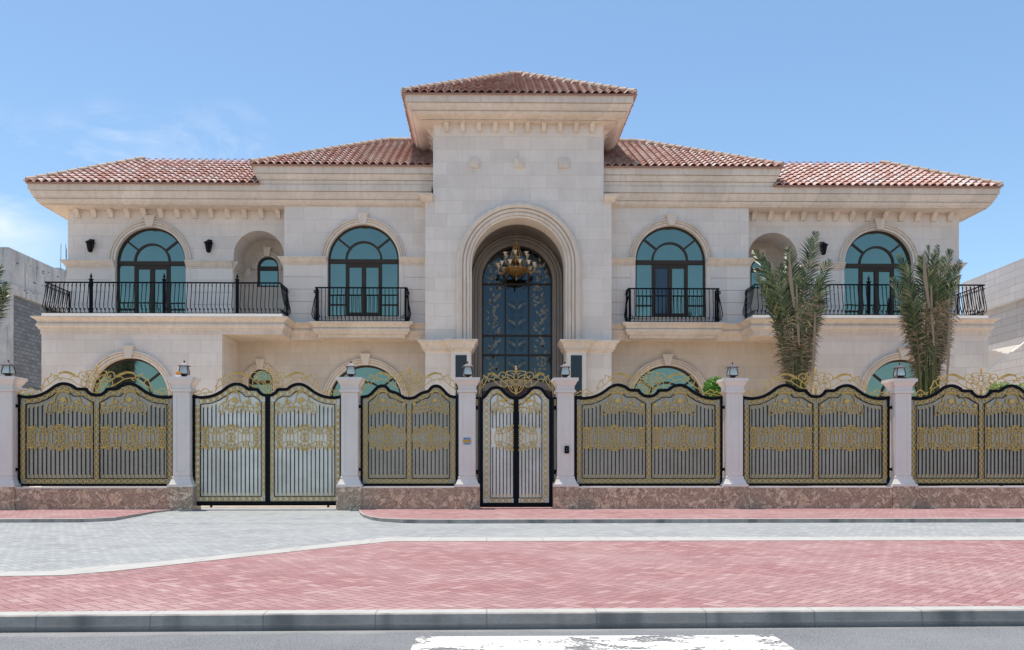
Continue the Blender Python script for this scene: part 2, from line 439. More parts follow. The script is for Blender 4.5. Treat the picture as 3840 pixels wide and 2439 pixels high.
    def archsweep(s, cx, zs, zb, Y, prof, n=28):
        # prof: (radius, protrusion toward the viewer)
        b = len(s.v); K = len(prof)
        ring = [('j', PI, zb)] + [('a', PI - PI * i / n, 0) for i in range(n + 1)] + [('j', 0, zb)]
        for kind, a, z in ring:
            for (r, p) in prof:
                s.v.append((cx + r * math.cos(a), Y - p, z if kind == 'j' else zs + r * math.sin(a)))
        s.idx([(b + i*K + k, b + (i+1)*K + k, b + (i+1)*K + k+1, b + i*K + k+1) for i in range(len(ring)-1) for k in range(K-1)])
    def arcbar(s, cx, zs, Y, r0, r1, a0, a1, p0, p1, n=20):
        # flat curved bar between radii, y from Y-p1 (front) to Y-p0
        b = len(s.v)
        for i in range(n + 1):
            a = a0 + (a1 - a0) * i / n
            for r, y in ((r0, Y - p1), (r1, Y - p1), (r1, Y - p0), (r0, Y - p0)):
                s.v.append((cx + r * math.cos(a), y, zs + r * math.sin(a)))
        s.idx([(b + i*4 + k, b + (i+1)*4 + k, b + (i+1)*4 + (k+1) % 4, b + i*4 + (k+1) % 4) for i in range(n) for k in range(4)])
        s.idx([(b, b+1, b+2, b+3), tuple(b + n*4 + k for k in (3, 2, 1, 0))])
    def prism(s, poly, y0, y1):
        # poly: (x,z) points, extruded in y
        b = len(s.v); n = len(poly)
        for (x, z) in poly: s.v.append((x, y0, z))
        for (x, z) in poly: s.v.append((x, y1, z))
        s.idx([tuple(range(b, b+n)), tuple(range(b+2*n-1, b+n-1, -1))])
        s.idx([(b + i, b + n + i, b + n + (i+1) % n, b + (i+1) % n) for i in range(n)])
    def build(s, name, mats, parent=None, smooth=False, at=None, rz=0.0, auto=None):
        me = bpy.data.meshes.new(name)
        o = bpy.data.objects.new(name, me); COL.objects.link(o)
        org = Vector((0, 0, 0))
        if parent is not None:
            o.parent = parent; org = ORG.get(parent, Vector((0, 0, 0)))
        vs = s.v
        if at is not None:          # own origin (vertices are given in the origin's frame)
            o.location = at; o.rotation_euler = (0, 0, rz)
        elif org.length > 0:
            vs = [(x - org.x, y - org.y, z - org.z) for (x, y, z) in vs]
        ORG[o] = org
        me.from_pydata(vs, [], s.f)
        if not isinstance(mats, (list, tuple)): mats = [mats]
        for m in mats: me.materials.append(M[m])
        if len(mats) > 1: me.polygons.foreach_set('material_index', s.m)
        if any(s.r):
            a = me.attributes.new('rnd', 'FLOAT', 'FACE'); a.data.foreach_set('value', s.r)
        if smooth: me.polygons.foreach_set('use_smooth', [True] * len(s.f))
        me.update()
        return o

def tag(o, label=None, cat=None, group=None, kind=None):
    if label: o['label'] = label
    if cat: o['category'] = cat
    if group: o['group'] = group
    if kind: o['kind'] = kind
    return o
def empty(name, loc=(0, 0, 0), rz=0.0):
    o = bpy.data.objects.new(name, None); COL.objects.link(o)
    o.location = loc; o.rotation_euler = (0, 0, rz); o.empty_display_size = .2
    return o
def root_world(name, loc):      # children are given in world coordinates
    o = empty(name, loc); ORG[o] = Vector(loc); return o
def copy_tree(o, parent=None):
    c = o.copy(); COL.objects.link(c)
    c.parent = parent
    for ch in list(o.children): copy_tree(ch, c)
    return c

def arched_wall(mb, x0, x1, z0, z1, Y, ops, n=24):
    """front face with arched openings (cx, r, zspring, zbottom, depth) and their reveals"""
    if x0 > x1: x0, x1 = x1, x0
    x = x0
    for (cx, r, zs, zb, dep) in sorted(ops):
        if cx - r > x: mb.face([(x, Y, z0), (cx-r, Y, z0), (cx-r, Y, z1), (x, Y, z1)])
        if zb > z0 + 1e-4: mb.face([(cx-r, Y, z0), (cx+r, Y, z0), (cx+r, Y, zb), (cx-r, Y, zb)])
        A = [(cx + r * math.cos(PI - PI*i/n), zs + r * math.sin(PI*i/n)) for i in range(n+1)]
        for i in range(n):
            mb.face([(A[i][0], Y, A[i][1]), (A[i+1][0], Y, A[i+1][1]), (A[i+1][0], Y, z1), (A[i][0], Y, z1)])
            mb.face([(A[i][0], Y, A[i][1]), (A[i+1][0], Y, A[i+1][1]), (A[i+1][0], Y+dep, A[i+1][1]), (A[i][0], Y+dep, A[i][1])])
        mb.face([(cx-r, Y, zb), (cx-r, Y, zs), (cx-r, Y+dep, zs), (cx-r, Y+dep, zb)])
        mb.face([(cx+r, Y, zb), (cx+r, Y, zs), (cx+r, Y+dep, zs), (cx+r, Y+dep, zb)])
        mb.face([(cx-r, Y, zb), (cx+r, Y, zb), (cx+r, Y+dep, zb), (cx-r, Y+dep, zb)])
        x = cx + r
    if x1 > x: mb.face([(x, Y, z0), (x1, Y, z0), (x1, Y, z1), (x, Y, z1)])

# ------------------------------------------------------------------ the villa
A = 1.085
villa = root_world('villa', (A, 35, 0))
tag(villa, 'large two storey cream limestone villa with red clay tile roofs and tall central entrance tower', 'house')
YB, YR, YG, YT = 30.0, 30.6, 28.8, 29.2
W1, W2, G1 = (13.06, 1.245, 8.315), (5.41, 1.25, 8.27), (13.06, 1.3, 3.375)

def window(cx, r, zs, zb, Y, name='window', doors=True, dark=None, kind='big'):
    """bronze frame as the part, glass as sub-part; Y = plane of the frame front"""
    m = MB(); fw = .065; D = .07
    m.arcbar(cx, zs, Y, r - fw, r, 0, PI, -D, 0, 28)
    m.box(cx-r, cx-r+fw, Y, Y+D, zb, zs); m.box(cx+r-fw, cx+r, Y, Y+D, zb, zs)
    e = .003
    m.box(cx-r+fw, cx+r-fw, Y+e, Y+D-e, zb, zb+.07)
    m.box(cx-r+fw, cx+r-fw, Y-.02, Y+D-e, zs-.09, zs+.055)
    if kind == 'big':
        ri = r * .52
        m.arcbar(cx, zs+.055, Y+e, ri-.07, ri, 0, PI, -(D-2*e), 0, 24)
        for a in (math.radians(41), math.radians(139)):
            ca, sa = math.cos(a), math.sin(a)
            p, q = (ri-.01), (r-fw+.005)
            px, pz = -sa * .033, ca * .033
            m.prism([(cx+ca*p+px, zs+sa*p+pz+.03), (cx+ca*q+px, zs+sa*q+pz), (cx+ca*q-px, zs+sa*q-pz), (cx+ca*p-px, zs+sa*p-pz+.03)], Y+2*e, Y+D-e)
        xm = r * .48
        for s_ in (-1, 1):
            m.box(cx+s_*xm-.038, cx+s_*xm+.038, Y+e, Y+D-e, zb+.07, zs-.09)
        if doors:
            m.box(cx-xm+.038, cx+xm-.038, Y+2*e, Y+D-2*e, zs-.16, zs-.09)
            m.box(cx-.042, cx+.042, Y-.012, Y+D-e, zb+.07, zs-.16)
            for s_ in (-1, 1):
                m.box(cx+s_*(xm-.038), cx+s_*(xm-.085), Y-.008, Y+D-2*e, zb+.07, zs-.16)
                m.box(cx+s_*.042, cx+s_*.075, Y-.006, Y+D-2*e, zb+.07, zs-.16)
                m.box(cx+s_*.075, cx+s_*(xm-.085), Y-.004, Y+D-2*e, zs-.22, zs-.16)
                m.box(cx+s_*.075, cx+s_*(xm-.085), Y-.004, Y+D-2*e, zb+.07, zb+.17)
        for s_ in (-1, 1):
            m.box(cx+s_*(xm+.038), cx+s_*(r-fw), Y+2*e, Y+D-2*e, zb+.42, zb+.47)
    o = m.build(name, 'bronze', villa)
    g = MB(); n = 28
    pts = [(cx - r*.97, Y+.05, zb+.02)] + [(cx + r*.97*math.cos(PI-PI*i/n), Y+.05, zs + r*.97*math.sin(PI*i/n)) for i in range(n+1)] + [(cx + r*.97, Y+.05, zb+.02)]
    g.face(pts)
    gl = g.build('pane', 'glass', o)
    if dark is not None:
        xm = r*.48
        g = MB(); xx = (cx-xm+.08, cx-.07) if dark < 0 else (cx+.07, cx+xm-.08)
        g.face([(xx[0], Y+.035, zb+.1), (xx[1], Y+.035, zb+.1), (xx[1], Y+.035, zs-.2), (xx[0], Y+.035, zs-.2)])
        k = g.build('pane', 'glassdark', o); k['label'] = 'dark open door pane'
    return o
def surround(par, cx, r, zs, zb, Y, wd=.235, key=True, kh=.33):
    m = MB()
    m.archsweep(cx, zs, zb, Y, [(r, -.02), (r, .04), (r+wd*.30, .05), (r+wd*.31, .02), (r+wd*.37, .02), (r+wd*.38, .07), (r+wd*.52, .09), (r+wd*.62, .085), (r+wd*.63, .05), (r+wd*.69, .05), (r+wd*.70, .095), (r+wd*.80, .115), (r+wd*.93, .10), (r+wd, .06), (r+wd, 0)])
    m.build('surround', 'trim', par)
    if key:
        k = MB()
        z0, z1 = zs + r - .02, zs + r + wd + .10
        w0, w1 = .105*kh/.33, .175*kh/.33
        k.prism([(cx-w0, z0), (cx+w0, z0), (cx+w1, z1), (cx-w1, z1)], Y-.15, Y+.0)
        k.prism([(cx-w1-.02, z1), (cx+w1+.02, z1), (cx+w1+.02, z1+.035), (cx-w1-.02, z1+.035)], Y-.17, Y)
        k.build('keystone', 'trim', par)
def bracket_shape(cx, Y, zt, w, h, d, side=None):
    m = MB()
    prof = []
    for i in range(9):
        t_ = i/8
        prof.append((d*(1-t_)**1.6 * (1) + .075, -h*(.14 + .78*t_)))
    poly = [(0, 0), (d+.09, 0), (d+.09, -h*.12)] + prof + [(.085, -h), (0, -h)]
    b = len(m.v); n = len(poly)
    for sx in (-w/2, w/2):
        for (p, z) in poly: m.v.append((sx, -p, z))
    m.idx([tuple(range(n)), tuple(range(2*n-1, n-1, -1))])
    m.idx([(i, n+i, n+(i+1) % n, (i+1) % n) for i in range(n)])
    return m
def add_bracket(x, y, z, w, h, d, rz=0, proto={}):
    key = (w, h, d)
    if key not in proto:
        o = bracket_shape(0, 0, 0, w, h, d).build('bracket', 'trim', villa, at=(x - A, y - 35, z), rz=rz)
        proto[key] = o; return
    c = proto[key].copy(); COL.objects.link(c); c.parent = villa
    c.location = (x - A, y - 35, z); c.rotation_euler = (0, 0, rz)

IMPOST = [(.0, 8.35), (.20, 8.35), (.20, 8.31), (.17, 8.30), (.13, 8.23), (.09, 8.19), (.09, 8.155), (.045, 8.14), (.045, 8.09), (0, 8.085)]
SLAB = [(-.1, 6.037), (.25, 6.037), (.25, 6.0), (.22, 5.985), (.16, 5.945), (.12, 5.905), (.10, 5.88), (.10, 5.845), (.085, 5.84), (.12, 5.815), (.135, 5.77), (.125, 5.72), (.09, 5.68), (.075, 5.67), (.075, 5.63), (.03, 5.61), (.03, 5.47), (-.1, 5.47)]
MAIN = [(.4, 10.79), (.93, 10.79), (.93, 10.585), (.885, 10.585), (.88, 10.54), (.86, 10.47), (.82, 10.41), (.80, 10.395), (.80, 10.345), (.76, 10.345), (.755, 10.30), (.735, 10.25), (.69, 10.21), (.66, 10.205), (.66, 10.165), (.62, 10.165), (.62, 10.16), (-.1, 10.16)]
SECOND = [(-.2, 11.405), (.25, 11.405), (.25, 11.165), (.205, 11.165), (.20, 11.10), (.165, 11.03), (.15, 11.015), (.15, 10.965), (.11, 10.965), (.105, 10.86), (.07, 10.78), (.02, 10.73), (.0, 10.70), (-.2, 10.70)]
TOWER = [(.2, 13.372), (.87, 13.372), (.87, 13.14), (.82, 13.14), (.81, 13.08), (.77, 13.02), (.72, 12.99), (.72, 12.935), (.665, 12.935), (.66, 12.88), (.60, 12.83), (.50, 12.80), (.42, 12.79), (.42, 12.755), (.36, 12.755), (.36, 12.74), (-.1, 12.74)]

IMPOST = MB.quirk(IMPOST)
SLAB = MB.quirk(SLAB)
MAIN = MB.quirk(MAIN)
SECOND = MB.quirk(SECOND)
TOWER = MB.quirk(TOWER)
def hx(h, s): return A + s * h
def path(s, pts):
    """pts given for the left half from outside in; mirrored runs the other way round"""
    P = [(hx(h, s), y) for (h, y) in pts]
    return P if s < 0 else P[::-1]

for s in (-1, 1):
    # upper wing wall and niche
    m = MB()
    nc = 9.22
    arched_wall(m, hx(8.1, s), hx(15.99, s), 6.1, 10.2, YR, [(hx(nc, s), .9, 8.55, 6.17, 1.27), (hx(13.06, s), 1.245, 8.315, 6.2, .17)])
    for hh in (15.99,):
        m.face([(hx(hh, s), YR, 0), (hx(hh, s), 44, 0), (hx(hh, s), 44, 10.2), (hx(hh, s), YR, 10.2)])
    m.build('wall', 'stone', villa)
    # niche back
    m = MB()
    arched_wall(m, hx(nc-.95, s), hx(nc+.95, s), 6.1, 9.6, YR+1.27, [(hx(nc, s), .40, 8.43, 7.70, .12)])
    m.build('niche_wall', 'stone_recess_shade', villa)
    w = window(hx(nc, s), .40, 8.43, 7.70, YR+1.37, 'small_window', kind='small')
    surround(w, hx(nc, s), .40, 8.43, 8.35, YR+1.27, .19, True, .26)
    m = MB()
    nb = [(d_*.75, z_) for d_, z_ in IMPOST]
    m.sweep([(hx(nc, s)-.9, YR+.02), (hx(nc, s)-.9, YR+1.27), (hx(nc, s)-.6, YR+1.27)], nb); m.build('impost_band', 'trim', villa); m = MB()
    m.sweep([(hx(nc, s)+.6, YR+1.27), (hx(nc, s)+.9, YR+1.27), (hx(nc, s)+.9, YR+.02)], nb)
    m.build('impost_band', 'trim', villa)
    # wing window
    w = window(hx(13.06, s), 1.245, 8.315, 6.2, YR+.13, 'window')
    surround(w, hx(13.06, s), 1.245, 8.315, 8.35, YR)
    # impost bands on the wing
    m = MB()
    m.sweep(path(s, [(15.99, 34), (15.99, YR), (13.06+1.26, YR)]), IMPOST); m.build('impost_band', 'trim', villa); m = MB()
    m.sweep(path(s, [(13.06-1.26, YR), (nc+.9, YR), (nc+.9, YR+.3)]) if False else path(s, [(13.06-1.26, YR), (nc+.92, YR)]), IMPOST)
    m.build('impost_band', 'trim', villa)
    # stone courses with open joints below the band
    def courses(h0, h1, Y, z0, z1, hgt=.43, gap=.018, pr=.03):
        m = MB()
        z = z1
        while z > z0 + .05:
            zz = max(z - hgt, z0)
            m.box(hx(h0, s), hx(h1, s), Y - pr, Y + .05, zz + gap, z)
            z = zz
        m.build('stone_courses', 'rust', villa)
    courses(14.47, 16.012, YR, 6.17, 8.085)
    courses(nc+.93, 11.65, YR, 6.17, 8.085)
    courses(6.83, 8.195, YB, 6.04, 8.085)
    courses(3.19, 3.99, YB, 6.04, 8.085)
    for (h0, h1) in ((14.31, 14.465), (11.655, 11.81)):
        m = MB(); m.box(hx(h0, s), hx(h1, s), YR-.035, YR+.05, 6.17, 8.086); m.build('window_jamb', 'rust', villa)
    for (h0, h1) in ((6.665, 6.825), (3.995, 4.155)):
        m = MB(); m.box(hx(h0, s), hx(h1, s), YB-.035, YB+.05, 6.04, 8.086); m.build('window_jamb', 'rust', villa)
    # bay wall
    m = MB()
    arched_wall(m, hx(3.1, s), hx(8.17, s), 5.5, 10.19, YB, [(hx(5.41, s), 1.25, 8.27, 6.28, .17)])
    m.face([(hx(8.17, s), YB, 5.5), (hx(8.17, s), YR+.02, 5.5), (hx(8.17, s), YR+.02, 10.19), (hx(8.17, s), YB, 10.19)])
    m.build('wall', 'stone', villa)
    w = window(hx(5.41, s), 1.25, 8.27, 6.28, YB+.13, 'window', dark=(-1 if s > 0 else None))
    surround(w, hx(5.41, s), 1.25, 8.27, 8.35, YB)
    m = MB(); m.box(hx(5.41, s)-1.36, hx(5.41, s)+1.36, YB-.07, YB+.02, 6.235, 6.28); m.build('sill', 'trim', w)
    m = MB()
    m.sweep(path(s, [(8.17, YR), (8.17, YB), (5.41+1.27, YB)]), IMPOST); m.build('impost_band', 'trim', villa); m = MB()
    m.sweep(path(s, [(5.41-1.27, YB), (3.2, YB)]), IMPOST)
    m.build('impost_band', 'trim', villa)
    # ground floor
    m = MB()
    arched_wall(m, hx(9.97, s), hx(15.99, s), 0, 5.66, YG, [(hx(13.06, s), 1.3, 3.375, .5, .2)])
    m.face([(hx(9.97, s), YG, 0), (hx(9.97, s), YR, 0), (hx(9.97, s), YR, 5.66), (hx(9.97, s), YG, 5.66)])
    m.face([(hx(15.99, s), YG, 0), (hx(15.99, s), YR, 0), (hx(15.99, s), YR, 6.0), (hx(15.99, s), YG, 6.0)])
    m.build('wall', 'stone', villa)
    m = MB()
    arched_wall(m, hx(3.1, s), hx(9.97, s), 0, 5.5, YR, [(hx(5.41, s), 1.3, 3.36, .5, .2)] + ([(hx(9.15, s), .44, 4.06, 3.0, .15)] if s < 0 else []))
    m.build('wall', 'stone_recess_shade', villa)
    w = window(hx(13.06, s), 1.3, 3.375, .5, YG+.16, 'window'); surround(w, hx(13.06, s), 1.3, 3.375, .3, YG, .25)
    w = window(hx(5.41, s), 1.3, 3.36, .5, YR+.16, 'window'); surround(w, hx(5.41, s), 1.3, 3.36, .3, YR, .25)
    if s < 0: w = window(hx(9.15, s), .44, 4.06, 3.0, YR+.11, 'small_window', kind='small'); surround(w, hx(9.15, s), .44, 4.06, 3.0, YR, .2, True, .28)
    # balcony: slab moulding, parapet, soffit, floor
    m = MB()
    m.sweep(path(s, [(15.99, 33), (15.99, YG), (7.97, YG), (7.97, YB), (5.41+1.6, YB)]), SLAB)
    m.sweep(path(s, [(5.41-1.6, YB), (3.15, YB)]), SLAB)
    m.box(hx(7.985, s), hx(9.96, s), YG+.01, YR+.01, 5.475, 5.60)
    m.box(hx(3.1, s), hx(7.985, s), YB+.01, YR+.01, 5.475, 5.60)
    bal = m.build('balcony', 'trim', villa)
    m = MB()
    m.box(hx(7.97, s), hx(15.99, s), YG, YG+.28, 6.039, 6.17); m.box(hx(7.97, s), hx(8.2, s), YG+.28, YB-.024, 6.039, 6.166)
    m.box(hx(15.76, s), hx(15.99, s), YG+.28, YR-.03, 6.039, 6.166)
    m.build('parapet', 'lime_paint', bal)
    m = MB()
    m.box(hx(7.99, s), hx(15.98, s), YG+.25, YR+1.3, 6.0, 6.14)
    m.build('floor', 'trim', bal)
    # main eaves cornice
    m = MB()
    m.sweep(path(s, [(15.99, 44), (15.99, YR), (3.0, YR)]), MAIN)
    m.build('cornice', 'trim', villa)
    m = MB()
    m.sweep(path(s, [(8.88, 44), (8.88, 29.8), (2.9, 29.8)]), SECOND)
    m.face([(hx(8.88, s), 29.8, 10.6), (hx(8.88, s), 44, 10.6), (hx(8.88, s), 44, 11.3), (hx(8.88, s), 29.8, 11.3)])
    m.build('cornice', 'trim', villa)
    # wing brackets
    for k in range(13):
        h = 15.62 - k * .592
        add_bracket(hx(h, s), YR, 10.16, .16, .30, .17)
    for k in range(4):
        add_bracket(hx(15.99, s), YR + .6 + k*.62, 10.16, .16, .30, .17, rz=(-PI/2 if s < 0 else PI/2))

# ---- small balconies over the bay
RAILTOP = 7.25
def baluster_mesh(h, bulge=.12):
    m = MB()
    P = [(0, 0), (0, .07), (.05, .12), (bulge, .2), (bulge+.015, .3), (bulge*.75, h*.48), (bulge*.3, h*.76), (.02, h*.88), (0, h*.94), (0, h)]
    m.tube([(0, -p, z) for p, z in P], .0135, 4)
    c = [(0, -.035 - .028*math.cos(a*.7), h*.9 + .028*math.sin(a*.7)) for a in range(0, 9)]
    m.tube(c, .013, 4)
    c = [(0, .0 - .024*math.cos(a*.7), .165 + .024*math.sin(a*.7)) for a in range(0, 9)]
    m.tube(c, .013, 4)
    return m
def post_mesh(h):
    m = MB()
    m.box(-.045, .045, -.045, .045, 0, h + .07)
    m.box(-.06, .06, -.06, .06, h + .07, h + .10)
    m.lathe((0, 0, h+.10), [(.02, 0), (.025, .02), (.02, .03), (.045, .075), (.045, .10), (.025, .12), (.03, .135), (.015, .17), (.004, .20)], 10)
    return m
def railing(par, pts, z0, h, posts, spacing=.137, bulge=.12, sym=False):
    org = ORG[par]
    m = MB()
    P3 = [(x, y, z0 + h) for x, y in pts]
    for i in range(len(pts)-1):
        (x0, y0), (x1, y1) = pts[i], pts[i+1]
        if abs(x1-x0) > abs(y1-y0):
            m.box(min(x0, x1)-.022, max(x0, x1)+.022, y0-.022, y0+.022, z0+h-.045, z0+h)
            m.box(min(x0, x1)+.01, max(x0, x1)-.01, y0-.012, y0+.012, z0+.02, z0+.042)
        else:
            m.box(x0-.02, x0+.02, min(y0, y1)+.022, max(y0, y1), z0+h-.028, z0+h-.002)
            m.box(x0-.01, x0+.01, min(y0, y1)+.022, max(y0, y1), z0+.022, z0+.04)
    for (x, y) in (pts[0], pts[-1]):
        m.box(x-.022, x+.022, y-.03, y+.02, z0, z0+h-.03)
    rail = m.build('railing', 'iron', par)
    pr = None
    for i in range(len(pts)-1):
        a, b = Vector(pts[i]), Vector(pts[i+1])
        L = (b-a).length; n = max(2, int(round(L / spacing)))
        d = (b-a)/L
        rz = math.atan2(d.y, d.x)
        for k in range(n):
            q = a + d * (L * (k + .5) / n)
            if any((q - Vector(p)).length < .06 for p in posts): continue
            if pr is None:
                pr = baluster_mesh(h-.03, bulge).build('baluster', 'iron', par, at=(0, 0, 0)); c = pr
            else:
                c = pr.copy(); COL.objects.link(c)
            c.parent = par
            c.location = (q.x - org.x, q.y - org.y, z0 - org.z + .02 - .02)
            c.rotation_euler = (0, 0, rz)
    pp = None
    for p in posts:
        if pp is None: pp = post_mesh(h).build('post', 'iron', par, at=(0, 0, 0)); c = pp
        else:
            c = pp.copy(); COL.objects.link(c)
        c.parent = par
        c.location = (p[0]-org.x, p[1]-org.y, z0-org.z)
for s in (-1, 1):
    bal = [o for o in villa.children if o.name.startswith('balcony')][0 if s < 0 else 1]
    hs = [15.92, 8.06]
    a, b = (hx(15.92, s), hx(8.06, s))
    yf = YG + .13
    P = [(a, YR-.02), (a, yf), (b, yf), (b, YB-.04)]
    if s > 0: P = P[::-1]
    railing(bal, P, 6.17, RAILTOP-6.17, [(hx(h, s), yf) for h in (14.40, 11.95, 9.50)])
    # small balcony
    m = MB()
    cx = hx(5.41, s)
    c0 = cx
    P = [(c0-1.54, YB), (c0-1.54, YB-.35), (c0+1.54, YB-.35), (c0+1.54, YB)]
    prof = [(-.2, 6.02), (.25, 6.02), (.25, 5.975), (.22, 5.96), (.15, 5.91), (.12, 5.86), (.12, 5.835), (.09, 5.83), (.13, 5.80), (.14, 5.76), (.12, 5.71), (.07, 5.67), (.06, 5.665), (.06, 5.61), (-.03, 5.60), (-.03, 5.50), (-.2, 5.50)]
    m.sweep(P, MB.quirk(prof))
    m.box(c0-1.5, c0+1.5, YB-.31, YB-.01, 5.52, 6.018)
    sb = m.build('small_balcony', 'trim', villa)
    yf = YB-.47
    railing(sb, [(c0-1.57, YB-.03), (c0-1.57, yf), (c0+1.57, yf), (c0+1.57, YB-.03)], 6.02, 1.20, [], .135, .075)
    for sd in (-1, 1):
        m = MB()
        x = c0 + sd*1.53
        m.box(x-.035, x+.035, yf-.03, yf+.03, 6.02, 7.19)
        pts = []
        for (p, z) in [(.02, 0.02), (.0, .05), (.10, .12), (.15, .25), (.13, .42), (.06, .75), (.0, .98), (-.0, 1.03)]:
            pts.append((x + sd*(p+.02), yf-.01, 6.02+z))
        m.tube(pts, .018, 5)
        m.tube([(x+sd*(.05+.05*math.cos(q*.75)), yf-.01, 7.06+.05*math.sin(q*.75)) for q in range(9)], .016, 5)
        m.tube([(x+sd*(-.06+.05*math.cos(q*.75)), yf-.03, 6.2+.05*math.sin(q*.75)) for q in range(9)], .016, 5)
        m.build('scroll_bracket', 'iron', sb)

# ---- tower
AT = 1.095
m = MB()
arched_wall(m, AT-3.19, AT+3.19, 0, 10.1, YT, [(AT, 1.61, 7.93, 0, .8)])
m.face([(AT-2.92, YT, 10.1), (AT+2.92, YT, 10.1), (AT+2.92, YT, 12.78), (AT-2.92, YT, 12.78)])
for s in (-1, 1):
    m.face([(AT+s*3.19, YT, 0), (AT+s*3.19, 31, 0), (AT+s*3.19, 31, 10.1), (AT+s*3.19, YT, 10.1)])
    m.face([(AT+s*2.92, YT, 10.0), (AT+s*2.92, 35.5, 10.0), (AT+s*2.92, 35.5, 12.78), (AT+s*2.92, YT, 12.78)])
    m.face([(AT+s*2.92, YT, 10.1), (AT+s*3.19, YT, 10.1), (AT+s*3.19, 31, 10.1), (AT+s*2.92, 31, 10.1)])
m.build('tower_wall', 'stone', villa)
for s in (-1, 1):
    m = MB()
    pr = [(-.1, 10.30), (.24, 10.30), (.24, 10.25), (.21, 10.24), (.14, 10.16), (.10, 10.12), (.10, 10.08), (.0, 10.06), (-.1, 10.06)]
    P = [(AT+s*3.19, 30.3), (AT+s*3.19, YT-.001), (AT+s*2.925, YT-.001)]
    if s > 0: P = P[::-1]
    m.sweep(P, pr); m.build('shoulder_cap', 'trim', villa)
m = MB()
tp = [(AT-2.92, 36), (AT-2.92, YT), (AT+2.92, YT), (AT+2.92, 36)]
m.sweep(tp, TOWER); m.build('tower_cornice', 'trim', villa)
for k in range(10):
    add_bracket(AT + .03 + (k-4.5)*.553, YT, 12.74, .145, .30, .16)
for s in (-1, 1):
    for k in range(7): add_bracket(AT+s*2.92, YT+.5+k*.56, 12.74, .145, .30, .16, rz=(-PI/2 if s < 0 else PI/2))
for k in (-1, 0, 1):
    m = MB(); x = AT + k*1.53 + .015; z = 11.41; q = .17
    b = [(x-q, YT-.07, z-q), (x+q, YT-.07, z-q), (x+q, YT-.07, z+q), (x-q, YT-.07, z+q)]
    c = (x, YT-.105, z)
    for i in range(4): m.face([b[i], b[(i+1) % 4], c])
    for i in range(4):
        p0, p1 = b[i], b[(i+1) % 4]; m.face([p0, p1, (p1[0], YT, p1[2]), (p0[0], YT, p0[2])])
    m.build('pyramid_boss', 'trim', villa)
# entrance arch mouldings
m = MB()
m.archsweep(AT+.01, 7.93, 5.33, YT, [(2.15, 0), (2.15, .06), (2.12, .13), (2.05, .18), (1.98, .18), (1.93, .14), (1.925, .05), (1.90, .05), (1.895, .12), (1.83, .12), (1.81, .09), (1.808, .03), (1.785, .03), (1.78, .075), (1.73, .085), (1.69, .08), (1.688, .02), (1.67, .02), (1.665, .04), (1.612, .03), (1.612, -.02)], 44)
m.build('entrance_arch', 'trim', villa)
# porch: vault, back wall
m = MB()
rv = 1.80; n = 32
for i in range(n):
    a0, a1 = PI - PI*i/n, PI - PI*(i+1)/n
    p0 = (AT + rv*math.cos(a0), 7.93 + rv*math.sin(a0)); p1 = (AT + rv*math.cos(a1), 7.93 + rv*math.sin(a1))
    m.face([(p0[0], YT+.8, p0[1]), (p1[0], YT+.8, p1[1]), (p1[0], 31.7, p1[1]), (p0[0], 31.7, p0[1])])
    q0 = (AT + 1.61*math.cos(a0), 7.93 + 1.61*math.sin(a0)); q1 = (AT + 1.61*math.cos(a1), 7.93 + 1.61*math.sin(a1))
    m.face([(q0[0], YT+.8, q0[1]), (q1[0], YT+.8, q1[1]), (p1[0], YT+.8, p1[1]), (p0[0], YT+.8, p0[1])])
for s in (-1, 1):
    m.face([(AT+s*rv, YT+.8, 0), (AT+s*rv, 31.7, 0), (AT+s*rv, 31.7, 7.93), (AT+s*rv, YT+.8, 7.93)])
    m.face([(AT+s*1.61, YT+.8, 0), (AT+s*rv, YT+.8, 0), (AT+s*rv, YT+.8, 7.93), (AT+s*1.61, YT+.8, 7.93)])
arched_wall(m, AT-1.85, AT+1.85, 0, 9.9, 31.7, [(AT+.04, 1.31, 7.92, 0, .3)])
m.face([(AT-1.8, YT, .02), (AT+1.8, YT, .02), (AT+1.8, 32.1, .02), (AT-1.8, 32.1, .02)])
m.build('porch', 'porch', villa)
m = MB()
m.archsweep(AT+.04, 7.92, 0, 31.7, [(1.70, 0), (1.70, .09), (1.65, .14), (1.60, .13), (1.595, .03), (1.57, .03), (1.565, .08), (1.48, .08), (1.478, .02), (1.455, .02), (1.45, .09), (1.41, .09), (1.40, .03), (1.31, .03), (1.31, -.05)], 36)
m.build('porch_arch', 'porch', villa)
# entrance window
cx, zs, r, Y = AT+.04, 7.92, 1.31, 31.78
m = MB()
m.arcbar(cx, zs, Y, r-.06, r, 0, PI, -.08, 0, 36)
for s in (-1, 1): m.box(cx+s*r, cx+s*(r-.06), Y, Y+.08, 4.1, zs)
def doorarc(x): return 4.1 + .22 * (1 - (x/1.31)**2)
for i in range(14):
    xa, xb = -1.25 + 2.5*i/14, -1.25 + 2.5*(i+1)/14
    m.prism([(cx+xa, doorarc(xa)-.035), (cx+xb, doorarc(xb)-.035), (cx+xb, doorarc(xb)+.035), (cx+xa, doorarc(xa)+.035)], Y+.004, Y+.076)
zt = 1.12 + (1740-1066)/3200*31.78
for z in (zt, 1.12+(1740-1259)/3200*31.78, 1.12+(1740-1332)/3200*31.78): m.box(cx-1.25, cx+1.25, Y+.006, Y+.07, z-.035, z+.035)
for s in (-1, 1):
    m.box(cx+s*.435-.032, cx+s*.435+.032, Y+.002, Y+.075, 4.34, zt-.035)
    m.box(cx+s*.435-.032, cx+s*.435+.032, Y+.002, Y+.075, zt+.035, zt+.35)
    a = math.radians(62)
    m.prism([(cx+s*.405, zt+.35), (cx+s*.465, zt+.35), (cx+s*(.60+.03), zs+1.12), (cx+s*(.60-.03), zs+1.12)], Y+.004, Y+.07)
